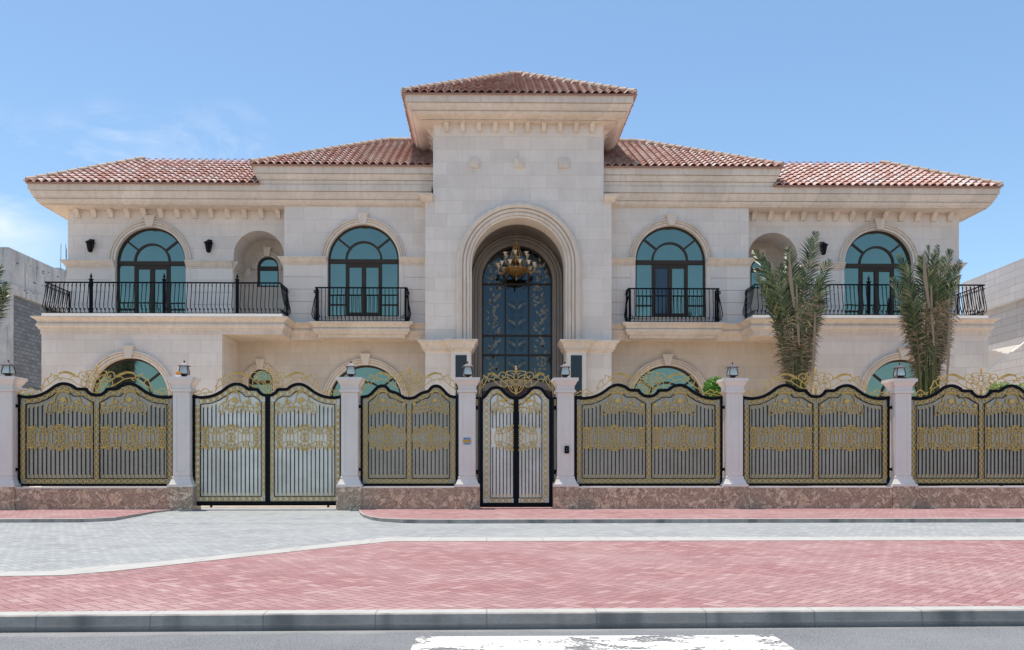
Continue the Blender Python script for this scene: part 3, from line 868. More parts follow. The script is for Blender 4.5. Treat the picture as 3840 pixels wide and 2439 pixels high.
ew = m.build('entrance_window', 'bronze', villa)
m = MB()
pts = [(cx-1.28, Y+.05, 4.15)] + [(cx+1.28*math.cos(PI-PI*i/36), Y+.05, zs+1.28*math.sin(PI*i/36)) for i in range(37)] + [(cx+1.28, Y+.05, 4.15)] + [(cx+x_, Y+.05, doorarc(x_)) for x_ in (.9, .45, 0, -.45, -.9)]
m.face(pts); m.build('pane', 'glassblue', ew)
# leaded motif: leaves and curls on the panes
random.seed(21)
m = MB(); md = MB()
yy = Y+.042
def leaf(mb, x, z, a, L, w):
    ca, sa = math.cos(a), math.sin(a)
    P = [(0, 0), (.35*L, w), (L, w*.2), (.45*L, -w*.5)]
    mb.face([(x + p*ca - q*sa, yy, z + p*sa + q*ca) for p, q in P])
def curl(mb, x, z, R, a0, dr, turns=1.1, rad=.008):
    P = []
    for i in range(12):
        t_ = i/11; a = a0 + dr*t_*turns*2*PI; rr = R*(1-.65*t_)
        P.append((x + rr*math.cos(a), yy, z + rr*math.sin(a)))
    mb.tube(P, rad, 3)
for sd in (-1, 1):
    z = 4.45
    k = 0
    while z < 8.75:
        xo = cx + sd*(.86 + .07*math.sin(z*4))
        lim = 1.2 if z < zs else math.sqrt(max(.01, 1.2**2-(z-zs)**2))
        if abs(xo-cx) < lim-.05:
            fl = 1 if k % 2 else -1
            curl(m, xo + fl*.13, z, .16, PI/2 + (PI if fl > 0 else 0), fl*sd*1.0, 1.0, .009)
            leaf(m, xo, z+.12, random.uniform(0, 6.28), .19, .065)
            leaf(m, xo + fl*.12, z+.02, random.uniform(0, 6.28), .16, .065)
            leaf(m, xo - fl*.10, z-.10, PI/2+fl*.7, .19, .055)
            if k % 2 == 0:
                for q in range(5): leaf(m, xo-fl*.05, z+.2, q*1.256, .075, .035)
        z += .215; k += 1
    for xx in (.60, 1.10):
        md.box(cx+sd*xx-.010, cx+sd*xx+.010, yy-.004, yy, 4.35, 8.2 if xx > 1 else zs+.9)
    for q in range(18):
        zz = 4.4 + q*.24
        if zz < 8.3: md.box(cx+sd*1.11, cx+sd*1.24, yy-.003, yy, zz, zz+.010)
    for zz in (4.7, 5.5, 6.3, 6.9):
        for q in range(3):
            leaf(m, cx + sd*(.07 + .05*q), zz + q*.07, PI/2 - sd*(.4+.4*q), .18, .05)
        curl(md, cx + sd*.15, zz + .2, .12, PI/2, -sd, 1.2, .012); curl(md, cx + sd*.12, zz - .1, .09, -PI/2, sd, 1.1, .012)
        curl(md, cx + sd*.24, zz + .02, .07, 0, sd, 1.1, .010)
for xx in (-.36, .36): md.box(cx+xx-.006, cx+xx+.006, yy-.004, yy, 4.4, 7.0)
m.build('leaf_motif', 'motif', ew); md.build('leading', 'motifdim', ew)
m = MB()
for i in range(12):
    xa, xb = -1.28 + 2.56*i/12, -1.28 + 2.56*(i+1)/12
    m.prism([(cx+xa, 0.03), (cx+xb, 0.03), (cx+xb, doorarc(xb)-.30), (cx+xa, doorarc(xa)-.30)], Y+.02, Y+.12)
m.box(cx-.03, cx+.03, Y-.02, Y+.02, .03, 3.95)
for s in (-1, 1):
    for z0, z1 in ((.3, 1.2), (1.35, 2.5), (2.65, 3.7)): m.box(cx+s*.15, cx+s*1.1, Y-.01, Y+.02, z0, z1)
m.build('entrance_door', 'wood', villa)
m = MB()
for i in range(12):
    xa, xb = -1.28 + 2.56*i/12, -1.28 + 2.56*(i+1)/12
    m.prism([(cx+xa, doorarc(xa)-.30), (cx+xb, doorarc(xb)-.30), (cx+xb, doorarc(xb)-.04), (cx+xa, doorarc(xa)-.04)], Y-.03, Y+.10)
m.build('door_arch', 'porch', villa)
# entrance pilasters with caps
for s in (-1, 1):
    m = MB()
    m.box(AT+s*1.63, AT+s*2.30, YT-.2, YT-.001, 0, 5.0)
    pl = m.build('pilaster', 'marble', villa)
    P = [(AT+s*3.19, 30.0), (AT+s*3.19, YT), (AT+s*2.30, YT), (AT+s*2.30, YT-.2), (AT+s*1.63, YT-.2), (AT+s*1.63, YT+.8)]
    if s > 0: P = P[::-1]
    m = MB(); m.sweep(P, [(-.05, 5.33), (.24, 5.33), (.24, 5.27), (.21, 5.26), (.16, 5.19), (.12, 5.11), (.11, 5.07), (.11, 5.03), (.05, 5.02), (.05, 4.96), (0, 4.94), (-.05, 4.94)])
    m.build('cap', 'trim', pl)
    m = MB(); m.box(AT+s*1.77, AT+s*2.15, YT-.215, YT-.2, .1, 4.81); m.build('granite_panel', 'darkpanel', pl)

# ------------------------------------------------------------------ roofs
def tile_roof(mb, p0, p1, up, L, kl, kr, pitch=.27, row=.335, lift=.062):
    p0, p1, up = Vector(p0), Vector(p1), Vector(up).normalized()
    e = (p1 - p0); W = e.length; e.normalize()
    nrm = e.cross(up); nrm.normalize()
    if nrm.z < 0: nrm = -nrm
    rows = int(math.ceil(L / row)); cols = int(math.ceil(W / pitch)) + 1
    wave = [(0, .0), (.07, .0), (.10, .04), (.145, .074), (.185, .084), (.225, .074), (.262, .04), (.27, .0)]
    wave = [(a * pitch / .27, b) for a, b in wave]
    for r in range(rows):
        t0, t1 = r * row - .02, min((r + 1) * row, L)
        if t1 <= t0: continue
        for c in range(cols):
            x0 = c * pitch
            def lim(x, t): return min(max(x, kl * max(t, 0)), W - kr * max(t, 0))
            if x0 + pitch < kl * t0 or x0 > W - kr * t0: continue
            mb.cr = random.random() * .98 + .01
            jl = random.uniform(-.006, .006)
            A_, B_, C_ = [], [], []
            for (dx, h) in wave:
                xa, xb = lim(x0 + dx, t0), lim(x0 + dx, t1)
                hh = h * (1 if x0+dx > kl*t0 and x0+dx < W-kr*t0 else 0)
                A_.append(p0 + e*xa + up*(t0+jl) + nrm*(hh + lift)); B_.append(p0 + e*xb + up*t1 + nrm*(hh*.9 + .012))
                C_.append(p0 + e*xa + up*(t0+jl+.004) + nrm*(hh + lift - .017))
            b = len(mb.v); K = len(wave)
            mb.v.extend([tuple(q) for q in A_ + B_ + C_])
            mb.idx([(b+i, b+i+1, b+K+i+1, b+K+i) for i in range(K-1)])
            mb.idx([(b+2*K+i, b+2*K+i+1, b+i+1, b+i) for i in range(K-1)])
    mb.cr = 0.0
def ridge(mb, a, b, r=.085, step=.36):
    a, b = Vector(a), Vector(b); L = (b-a).length; d = (b-a)/L
    n = max(1, int(round(L/step))); st = L/n
    side = d.cross(Vector((0, 0, 1))).normalized(); upv = side.cross(d).normalized()
    for k in range(n):
        mb.cr = random.random()*.98+.01
        p = a + d*(k*st) - d*.03; q = a + d*((k+1)*st)
        ring = lambda c, rr: [c + side*(rr*math.cos(t_)) + upv*(rr*math.sin(t_)*.95 + .03) for t_ in [PI*(-.12 + 1.24*i/8) for i in range(9)]]
        R0, R1 = ring(p, r*1.3), ring(q, r*.90)
        R00 = ring(p + d*.06, r*1.32); 
        bb = len(mb.v); mb.v.extend([tuple(x) for x in R0 + R00 + R1])
        mb.idx([(bb+i, bb+i+1, bb+9+i+1, bb+9+i) for i in range(8)] + [(bb+9+i, bb+9+i+1, bb+18+i+1, bb+18+i) for i in range(8)])
        mb.idx([tuple(bb+i for i in range(9))])
    mb.cr = 0.0
def hiproof(name, xa, xb, ya, z, d, rise, back, left=True, right=True, depth=None, ridge_line=False, pyramid=False):
    """front slope between xa..xb at y=ya rising over run d; hips on the flagged sides"""
    sl = math.hypot(d, rise); up = (0, d, rise)
    k = d / sl
    m = MB()
    tile_roof(m, (xa, ya, z), (xb, ya, z), up, sl, k if left else 0, k if right else 0)
    if left: tile_roof(m, (xa, back, z), (xa, ya, z), (d, 0, rise), sl, k if pyramid else 0, k)
    if right: tile_roof(m, (xb, ya, z), (xb, back, z), (-d, 0, rise), sl, k, k if pyramid else 0)
    u = MB()
    xl, xr = (xa + d if left else xa), (xb - d if right else xb)
    m.cm = 0; m.cr = .5
    e = .01
    m.face([(xa, ya, z-e), (xb, ya, z-e), (xr, ya+d, z+rise-e), (xl, ya+d, z+rise-e)])
    if left: m.face([(xa, ya, z-e), (xl, ya+d, z+rise-e), (xl, (back-d) if pyramid else back, z+rise-e), (xa, back, z-e)])
    if right: m.face([(xb, ya, z-e), (xr, ya+d, z+rise-e), (xr, (back-d) if pyramid else back, z+rise-e), (xb, back, z-e)])
    m.face([(xa+.05, ya+.05, z-.008), (xb-.05, ya+.05, z-.008), (xb-.05, ya+.05, z+.05), (xa+.05, ya+.05, z+.05)])
    if ridge_line: m.box(xl, xr, ya+d-.01, ya+d+.03, z+rise-.1, z+rise+.11)
    if pyramid: m.face([(xa, back, z-e), (xb, back, z-e), (xr, back-d, z+rise-e), (xl, back-d, z+rise-e)])
    if not pyramid: m.face([(xl, ya+d, z+rise-.03), (xr, ya+d, z+rise-.03), (xr, back, z+rise-.03), (xl, back, z+rise-.03)])
    o = m.build(name, 'tile', villa)
    rm = MB()
    if left: ridge(rm, (xa+.06, ya+.06, z+.09), (xl, ya+d, z+rise+.07))
    if right: ridge(rm, (xb-.06, ya+.06, z+.09), (xr, ya+d, z+rise+.07))
    if ridge_line: ridge(rm, (xl, ya+d, z+rise+.07), (xr, ya+d, z+rise+.07))
    if pyramid: ridge(rm, (xa, back, z+.07), (xl, back-d, z+rise+.07)); ridge(rm, (xb, back, z+.07), (xr, back-d, z+rise+.07))
    rm.build('ridge_tiles', 'ridge', o)
    return o
EV = 16.95
hiproof('roof', A-EV, A-8.92, YR-1.03, 10.785, 2.95, 1.80, 46, True, False)
hiproof('roof', A+8.92, A+EV, YR-1.03, 10.785, 2.95, 1.80, 46, False, True)
hiproof('roof', A-9.22, A+9.22, 29.8-.34, 11.395, 4.30, 2.42, 46, True, True, ridge_line=True)
TE = 3.87
hiproof('tower_roof', AT-TE, AT+TE, YT-.95, 13.365, TE, 2.36, YT-.95+2*TE, True, True, pyramid=True)
m = MB(); m.box(AT-3.78, AT+3.78, YT-.86, YT-.95+2*TE-.1, 13.341, 13.352); m.build('eaves_board', 'trim', villa)
# body behind so that the upper roofs stand on something
m = MB(); m.box(A-15.98, A+15.98, 38, 44, 0, 10.1); m.box(A-8.8, A+8.8, 31.2, 44, 10.2, 11.2); m.build('rear_wall', 'stone', villa)

# ------------------------------------------------------------------ wall lanterns
def wall_lantern(x, y, z, label):
    o = empty('wall_lantern', (x, y, z)); ORG[o] = Vector((0, 0, 0))
    m = MB(); m.box(-.05, .05, -.03, 0, -.05, .22); m.box(-.02, .02, -.18, -.03, .19, .225); m.box(-.075, .075, -.06, -.03, .16, .24); m.build('arm', 'iron', o)
    m = MB(); c = (0, -.2, 0)
    m.lathe(c, [(.02, .21), (.035, .19), (.17, .10), (.175, .085), (.12, .08)], 6, rot=PI/6); m.build('roof', 'iron', o)
    m = MB(); m.lathe(c, [(.125, .08), (.075, -.20), (.08, -.23), (.04, -.25), (.01, -.26)], 6, rot=PI/6)
    k = m.build('lantern_cage', 'iron', o)
    m = MB()
    for q in range(6):
        a = PI/6 + q*PI/3; a2 = a + PI/3
        for j in range(1, 4):
            f = j/4; r0 = .125*(1-f)+.075*f; z0 = .08*(1-f)-.20*f
            m.tube([(r0*1.02*math.cos(a), -.2+r0*1.02*math.sin(a), z0), (r0*1.02*math.cos(a2), -.2+r0*1.02*math.sin(a2), z0)], .004, 3)
        m.tube([(.128*math.cos(a), -.2+.128*math.sin(a), .08), (.078*math.cos(a), -.2+.078*math.sin(a), -.2)], .008, 3)
    m.build('lattice', 'lantern', o)
    tag(o, label, 'wall lamp', 'lanterns on the upper walls of the villa')
wall_lantern(wx(338, 30.4), YR, 8.86, 'black wall lantern left of the left arched balcony window')
wall_lantern(wx(782, 30.4), YR, 8.86, 'black wall lantern between the left balcony window and its arched niche')
wall_lantern(wx(3088, 30.4), YR, 8.86, 'black wall lantern right of the frontmost palm, on the right wing')

# ------------------------------------------------------------------ chandelier
ch = empty('chandelier', (AT-.02, 30.75, 0)); ORG[ch] = Vector((0, 0, 0))
tag(ch, 'brass two tier chandelier with cream bell shades hanging in the entrance arch', 'chandelier')
zb = 8.02
m = MB(); m.lathe((0, 0, zb), [(.01, -.21), (.03, -.19), (.02, -.15), (.05, -.10), (.2, -.085), (.34, -.03), (.40, .05), (.42, .10), (.41, .12)], 28); m.build('bowl', 'amber', ch, smooth=True)
m = MB(); m.lathe((0, 0, zb), [(.42, .10), (.435, .115), (.43, .135), (.36, .14)], 28); m.lathe((0, 0, zb), [(.0, -.30), (.02, -.27), (.035, -.22), (.02, -.2), (.04, -.16), (.02, -.15)], 10); m.build('rim', 'brass', ch)
m = MB(); m.lathe((0, 0, zb+.42), [(.02, -.14), (.12, -.12), (.18, -.06), (.20, 0), (.19, .02)], 20); m.build('upper_bowl', 'amber', ch, smooth=True)
m = MB(); m.lathe((0, 0, zb+.92), [(.11, 0), (.13, .02), (.12, .045), (.03, .06), (.02, .1)], 16); m.lathe((0, 0, zb+.80), [(.01, 0), (.03, .03), (.02, .08), (.04, .12)], 8)
m.build('crown', 'brass', ch)
m = MB()
zc = zb + 1.0
while zc < 9.72:
    m.tube([(.014*math.cos(q*PI/3), (.0), zc+.03+.03*math.sin(q*PI/3)) for q in range(6)], .005, 4, closed=True)
    zc += .05
m.build('chain', 'brass', ch)
m = MB()
for k in range(10):
    a = k*2*PI/10+.2
    m.tube([(.11*math.cos(a), .11*math.sin(a), zb+.92), (.33*math.cos(a), .33*math.sin(a), zb+.12)], .006, 4)
m.tube([(0, 0, zb+.1), (0, 0, zb+.92)], .012, 6)
m.build('rods', 'brass', ch)
def ch_arm(ang, R0, R1, z, ztop):
    m = MB(); ca, sa = math.cos(ang), math.sin(ang)
    pr = [(R0, z+.02), (R0+.05, z-.06), (R0+(R1-R0)*.5, z-.13), (R1-.02, z-.08), (R1+.02, z+.02), (R1, ztop)]
    P = []
    for i in range(len(pr)-1):
        for q in range(3):
            f = q/3; P.append((pr[i][0]*(1-f)+pr[i+1][0]*f, pr[i][1]*(1-f)+pr[i+1][1]*f))
    P.append(pr[-1])
    m.tube([(r_*ca, r_*sa, z_) for r_, z_ in P], .014, 5)
    m.tube([((R0+.06+.05*math.cos(q*.8))*ca, (R0+.06+.05*math.cos(q*.8))*sa, z+.03+.05*math.sin(q*.8)) for q in range(8)], .010, 4)
    arm = m.build('arm', 'brass', ch)
    m = MB(); m.lathe((R1*ca, R1*sa, ztop), [(.012, 0), (.03, .02), (.045, .06), (.06, .10), (.095, .13), (.09, .132)], 12)
    m.build('shade', 'cream', arm, smooth=True)
for k in range(12): ch_arm(k*PI/6 + .15, .42, .68, zb+.07, zb+.17)
for k in range(6): ch_arm(k*PI/3 + .4, .19, .44, zb+.40, zb+.55)

# ------------------------------------------------------------------ fence frame of reference
def FY(x): return 21.12 + .011 * x
FR = math.atan(.011)
PX = [wx(u, y) for u, y in ((3, 20.97), (673, 21.02), (1308, 21.07), (1751.8, 21.11), (2123, 21.13), (2760.5, 21.18), (3396, 21.23))]
PX.append(PX[6] + 4.24)

def pillar(i, x):
    o = empty('gate_pillar', (x, FY(x), 0), FR); ORG[o] = Vector((0, 0, 0))
    q = .315; cy = q
    m = MB(); m.box(-q, q, 0, 2*q, -.1, .55)
    m.build('plinth', 'granite2' if i in (1, 2) else 'granite', o)
    m = MB()
    m.frust(0, cy, .552, .615, q-.002, q-.002)
    m.frust(0, cy, .615, .735, .285, .235)
    m.frust(0, cy, .735, .80, .225, .225); m.frust(0, cy, .80, .815, .225, .205)
    m.build('base', 'marble', o)
    m = MB(); a = .2
    m.frust(0, cy, .815, 2.90, a, a)
    sh = m.build('shaft', 'marble', o)
    # sunk panel drawn by raised fillets
    m = MB()
    for sx in (-1, 1): m.box(sx*.195, sx*.115, cy-a-.012, cy-a+.002, .83, 2.88)
    m.box(-.115, .115, cy-a-.012, cy-a+.002, 2.80, 2.88); m.box(-.115, .115, cy-a-.012, cy-a+.002, .83, .92)
    for sx in (-1, 1):
        for sy in (-1, 1): m.box(sx*(a-.002), sx*(a+.012), cy+sy*.195, cy+sy*.115, .83, 2.88)
        m.box(sx*(a-.002), sx*(a+.012), cy-.115, cy+.115, 2.80, 2.88); m.box(sx*(a-.002), sx*(a+.012), cy-.115, cy+.115, .83, .92)
    m.build('panel_moulding', 'marble', sh)
    m = MB()
    m.frust(0, cy, 2.90, 2.96, .245, .25); m.frust(0, cy, 2.96, 3.07, .222, .222); m.frust(0, cy, 3.07, 3.085, .235, .235)
    m.frust(0, cy, 3.085, 3.12, .24, .26); m.frust(0, cy, 3.12, 3.185, .26, .295)
    m.frust(0, cy, 3.185, 3.26, .315, .315)
    m.build('cap', 'marble', o)
    lab = ['pale marble gate pillar at the left edge of the photo', 'pale marble gate pillar with an orange beacon on its cap, left of the driveway gate', 'pale marble gate pillar on ochre granite right of the driveway gate',
           'pale marble gate pillar carrying the blue and yellow number plate', 'pale marble gate pillar with the black intercom, right of the entrance gate',
           'pale marble gate pillar behind whose right side the clipped round shrub shows', 'pale marble gate pillar in front of the right hand palm', 'pale marble gate pillar'][i]
    if i == 5: lab = 'pale marble gate pillar just right of the clipped round shrub'
    tag(o, lab, 'gate pillar', 'marble pillars of the street fence')
    return o
def pillar_lantern(i, x):
    o = empty('pillar_lantern', (x + .0, FY(x) + .315, 3.26), FR + random.uniform(-.15, .15)); ORG[o] = Vector((0, 0, 0))
    R4 = PI/4; q2 = math.sqrt(2)
    m = MB(); m.lathe((0, 0, 0), [(.10, .0), (.10, .012), (.07, .03), (.075, .05), (.155, .085), (.16, .095), (.12, .10)], 4, rot=R4); m.build('base', 'lantern', o)
    m = MB(); m.lathe((0, 0, 0), [(.02, .375), (.05, .365), (.085, .345), (.17, .31), (.185, .295), (.18, .285), (.10, .285)], 4, rot=R4); m.build('roof', 'lantroof', o)
    m = MB(); m.lathe((0, 0, .37), [(.012, 0), (.016, .02), (.02, .03), (.02, .055), (.008, .065)], 8); m.build('finial', 'lantern', o)
    m = MB()
    for k in range(4):
        a = R4 + k*PI/2
        m.tube([(.152*math.cos(a), .152*math.sin(a), .09), (.150*math.cos(a), .150*math.sin(a), .15), (.135*math.cos(a), .135*math.sin(a), .22), (.115*math.cos(a), .115*math.sin(a), .29)], .011, 4)
    m.build('frame', 'lantern', o)
    m = MB(); m.lathe((0, 0, 0), [(.145, .095), (.142, .15), (.127, .22), (.108, .288)], 4, rot=R4); m.build('glass', 'frost', o)
    lab = ['brown lantern on the leftmost gate pillar, at the left edge', 'brown lantern behind the orange beacon on the second pillar', 'brown lantern on the pillar right of the driveway gate',
           'brown lantern on the pillar with the number plate', 'brown lantern on the pillar with the intercom', 'brown lantern on the pillar beside the clipped round shrub', 'brown lantern on the pillar in front of the right hand palm'][i]
    tag(o, lab, 'lantern', 'lanterns on the gate pillars')
for i, x in enumerate(PX):
    pillar(i, x)
    if i < 7: pillar_lantern(i, x)
# orange beacon on pillar 2
x = PX[1]
o = empty('warning_beacon', (x-.075, FY(x)+.10, 3.26)); ORG[o] = Vector((0, 0, 0))
m = MB(); m.lathe((0, 0, 0), [(.062, 0), (.062, .045), (.055, .05)], 16); m.build('base', 'whiteplastic', o)
m = MB(); m.lathe((0, 0, .05), [(.06, 0), (.058, .06), (.052, .075), (.03, .08)], 16); m.build('lens', 'orange', o)
tag(o, 'small orange and white gate warning beacon on the pillar cap', 'beacon')
# number plate on pillar 4
def text_mesh(body, size, parent, loc, mat, name, ext=.0008, rx=PI/2):
    cu = bpy.data.curves.new(name, 'FONT'); cu.body = body; cu.size = size; cu.extrude = ext; cu.align_x = 'CENTER'; cu.align_y = 'CENTER'
    to = bpy.data.objects.new(name, cu); COL.objects.link(to)
    dg = bpy.context.evaluated_depsgraph_get(); dg.update()
    me = bpy.data.meshes.new_from_object(to.evaluated_get(dg)); bpy.data.objects.remove(to)
    me.materials.clear(); me.materials.append(M[mat])
    ob = bpy.data.objects.new(name, me); COL.objects.link(ob); ob.parent = parent; ob.location = loc; ob.rotation_euler = (rx, 0, 0)
    return ob
x = PX[3]; zc = wz(1654.5, 21.2)
o = empty('number_plate', (x-.005, FY(x)+.112, zc), FR); ORG[o] = Vector((0, 0, 0))
m = MB(); w_, h_ = .088, .088
m.prism([(-w_, -h_+.02), (-w_+.02, -h_), (w_-.02, -h_), (w_, -h_+.02), (w_, h_-.02), (w_-.02, h_), (-w_+.02, h_), (-w_, h_-.02)], -.010, .0); m.build('plate', 'bluesign', o)
m = MB(); m.box(-.098, .098, -.016, -.011, -.035, .028); m.build('number_strip', 'yellowsign', o)
text_mesh('30462 85793', .032, o, (0, -.0175, -.003), 'inkbrown', 'numerals')
m = MB(); m.box(.03, .068, -.012, -.0101, .050, .060); m.box(-.075, -.03, -.012, -.0101, .047, .062); m.box(-.012, .003, -.012, -.0101, .043, .066); m.box(-.022, .022, -.012, -.0101, -.078, -.070); m.box(-.002, .006, -.012, -.0101, -.068, -.042); m.build('print', 'inkblue', o)
tag(o, 'blue plate with a yellow number strip on the pillar left of the entrance gate', 'number plate')
# intercom on pillar 5
x = PX[4]; zc = wz(1687, 21.2)
o = empty('intercom', (x+.02, FY(x)+.112, zc), FR); ORG[o] = Vector((0, 0, 0))
m = MB(); m.prism([(-.05, -.09), (.06, -.09), (.06, .085), (.045, .095), (-.035, .095), (-.05, .085)], -.04, 0); m.build('housing', 'iron', o)
m = MB(); m.prism([(.005+.02*math.cos(q*PI/6), .035+.02*math.sin(q*PI/6)) for q in range(12)], -.045, -.040); m.build('camera_eye', 'darkpanel', o)
m = MB(); m.box(-.012, .022, -.043, -.040, -.035, -.012); m.box(-.001, .011, -.0445, -.0431, -.005, .005); m.build('button', 'lantroof', o)
tag(o, 'black door intercom on the pillar right of the entrance gate', 'intercom')

# plinth walls
SP = [(0, 1, 'left of the driveway gate'), (2, 3, 'between driveway gate and entrance gate'), (4, 5, 'just right of the entrance gate'), (5, 6, 'below the panel in front of the frontmost palm'), (6, 7, 'at the right edge of the photo')]
for a, b, where in SP:
    x0, x1 = PX[a] + .317, PX[b] - .317
    L = (x1-x0)/math.cos(FR)
    o = empty('plinth_wall', (x0, FY(x0), 0), FR); ORG[o] = Vector((0, 0, 0))
    m = MB(); m.box(0, L, .03, .50, -.1, .515); m.build('granite_facing', 'granite', o)
    m = MB(); m.box(0, L, .02, .52, .517, .545); m.build('coping', 'marble', o)
    tag(o, 'low brown granite plinth wall ' + where, 'low wall', 'granite plinth walls under the fence panels')
x0 = PX[0] - .317
o = empty('plinth_wall', (x0-6, FY(x0-6), 0), FR); ORG[o] = Vector((0, 0, 0))
m = MB(); m.box(0, 6, .03, .50, -.1, .515); m.build('granite_facing', 'granite', o)
m = MB(); m.box(0, 6, .02, .52, .517, .545); m.build('coping', 'marble', o)
tag(o, 'low brown granite plinth wall running out of the photo on the left', 'low wall', 'granite plinth walls under the fence panels')

# ------------------------------------------------------------------ ornamental panels
K = .000871     # metres per tracing unit of the crest
def smooth(P, n=3):
    if len(P) < 3: return P
    out = []
    for i in range(len(P)-1):
        p0 = P[max(i-1, 0)]; p1 = P[i]; p2 = P[i+1]; p3 = P[min(i+2, len(P)-1)]
        for q in range(n):
            t_ = q/n
            out.append(tuple(.5*((2*p1[d]) + (-p0[d]+p2[d])*t_ + (2*p0[d]-5*p1[d]+4*p2[d]-p3[d])*t_*t_ + (-p0[d]+3*p1[d]-3*p2[d]+p3[d])*t_**3) for d in range(2)))
    out.append(P[-1]); return out
def T1(P): return [((x-110)*K, 1.12 + (390 - y/7.645)/150.2) for x, y in P]
CREST_MID = [T1(p) for p in (
    [(110, 330), (165, 335), (240, 320), (330, 335), (385, 350), (360, 440), (350, 540), (370, 620), (450, 650)],
    [(620, 510), (615, 430), (560, 370), (500, 355), (430, 380), (405, 430), (430, 480), (480, 500), (515, 470), (480, 450)],
    [(110, 400), (180, 405), (240, 375)], [(60, 400), (160, 400), (165, 500), (150, 560), (110, 570)],
    [(110, 560), (180, 580), (195, 640), (170, 690), (120, 690)],
    [(150, 560), (230, 470), (320, 440), (385, 440)], [(180, 640), (260, 560), (350, 510), (450, 520), (530, 570), (555, 650), (550, 730), (480, 790), (380, 770)],
    [(190, 660), (300, 600), (400, 585), (415, 630), (330, 640), (230, 680)], [(215, 700), (330, 640), (420, 650), (400, 690), (360, 690), (390, 760), (480, 790)],
    [(110, 970), (105, 850), (112, 740), (50, 690)], [(130, 960), (140, 860), (180, 740), (230, 730), (240, 780)],
    [(130, 965), (230, 920), (320, 800), (330, 760), (270, 770), (210, 850)], [(440, 650), (530, 580), (620, 520), (660, 480)])]
CREST_SIDE = [T1(p) for p in (
    [(620, 510), (700, 450), (800, 400), (900, 362), (1000, 355), (1140, 380), (1190, 455), (1250, 475), (1310, 450), (1390, 420)],
    [(1250, 475), (1200, 500), (1220, 540), (1290, 540), (1310, 470)],
    [(1390, 440), (1420, 500), (1500, 545), (1560, 580), (1600, 670), (1650, 770), (1700, 790)], [(1500, 545), (1480, 620), (1440, 690)],
    [(480, 790), (560, 760), (700, 680), (860, 580), (1000, 540), (1150, 530), (1250, 560), (1350, 640), (1450, 720), (1560, 780), (1640, 830), (1655, 930)],
    [(860, 580), (840, 520), (760, 490), (690, 500)], [(1150, 530), (1110, 560), (1130, 600), (1180, 590)],
    [(1640, 760), (1600, 800), (1640, 850)])]
CREST_TAIL = [T1(p) for p in (
    [(1720, 880), (1800, 920), (1850, 900), (1900, 850), (1970, 830), (2050, 870), (2080, 920), (2150, 880), (2220, 930), (2300, 960), (2310, 1000), (2200, 1000), (2050, 960), (1900, 945), (1740, 950)],
    [(2000, 960), (1990, 1010), (1930, 1010), (1930, 965)], [(2230, 920), (2280, 890), (2310, 930)])]
LEAFY = T1([(700, 450), (800, 400), (900, 362), (1000, 355), (1140, 380)])
def TB(P): return [(x*.000651, -y*.000651) for x, y in P]     # band motif, one quarter
BAND_C = [TB(p) for p in (
    [(0, -500), (60, -480), (110, -490), (125, -455), (100, -440)], [(0, -450), (70, -370), (140, -260), (180, -225)], [(20, -440), (140, -330), (200, -290), (290, -250), (340, -215)],
    [(20, -290), (70, -300), (140, -265), (130, -190), (80, -125), (0, -100)], [(-60, -200), (-20, -170), (80, -120), (150, -85), (165, -40), (130, -5), (105, -30)],
    [(0, -95), (35, -65), (20, -20), (0, 0)], [(0, -350), (0, -240)])]
BAND_W = [TB(p) for p in (
    [(140, -410), (260, -350), (400, -320), (470, -260), (460, -175), (400, -160), (340, -215)], [(270, -490), (265, -400), (225, -290), (180, -225)],
    [(270, -440), (310, -400), (370, -400), (385, -425)], [(270, -440), (220, -400), (140, -410), (0, -450)], [(285, -245), (270, -200), (265, 0)])]
BAND_A = [TB(p) for p in (
    [(565, -420), (565, 0)], [(565, -400), (490, -380), (475, -300), (565, -240)], [(565, -400), (640, -380), (655, -300), (565, -240)],
    [(565, -125), (500, -165), (440, -150), (420, -80), (420, 0)], [(565, -125), (630, -165), (690, -150), (710, -80), (710, 0)],
    [(480, -290), (460, -220), (440, -150)], [(650, -290), (670, -220), (690, -150)])]
BAND_O = [TB(p) for p in (
    [(990, -380), (900, -350), (720, -320), (665, -260), (680, -170), (750, -160), (800, -215), (840, -240), (1000, -380)], [(850, -500), (860, -400), (900, -300), (960, -240)],
    [(850, -440), (800, -400), (740, -400)], [(850, -440), (920, -390), (1000, -400)], [(845, -245), (865, -150), (865, 0)])]
BAND_E = [TB(p) for p in (
    [(1000, -420), (1000, 0)], [(1000, -310), (945, -230), (960, -140), (1000, -130), (1040, -140), (1055, -230), (1000, -310)],
    [(1000, -130), (915, -110), (905, -70), (960, -10), (1000, -5)], [(1000, -130), (1090, -110), (1110, -70), (1040, -10), (1000, -5)],
    [(1000, -400), (1080, -410), (1150, -480)], [(1000, -390), (1080, -350), (1150, -230)], [(1000, -390), (1100, -370), (1150, -380)])]
def star(mb, x, z, R, y, n=7, th=.010):
    pts = []
    for i in range(2*n):
        a = PI*i/n + .3; rr = R if i % 2 == 0 else R*.62
        pts.append((x+rr*math.cos(a), z+rr*math.sin(a)))
    mb.prism(pts, y-th, y)
    mb.lathe((x, y-th, z), [(.001, 0)], 3) if False else None
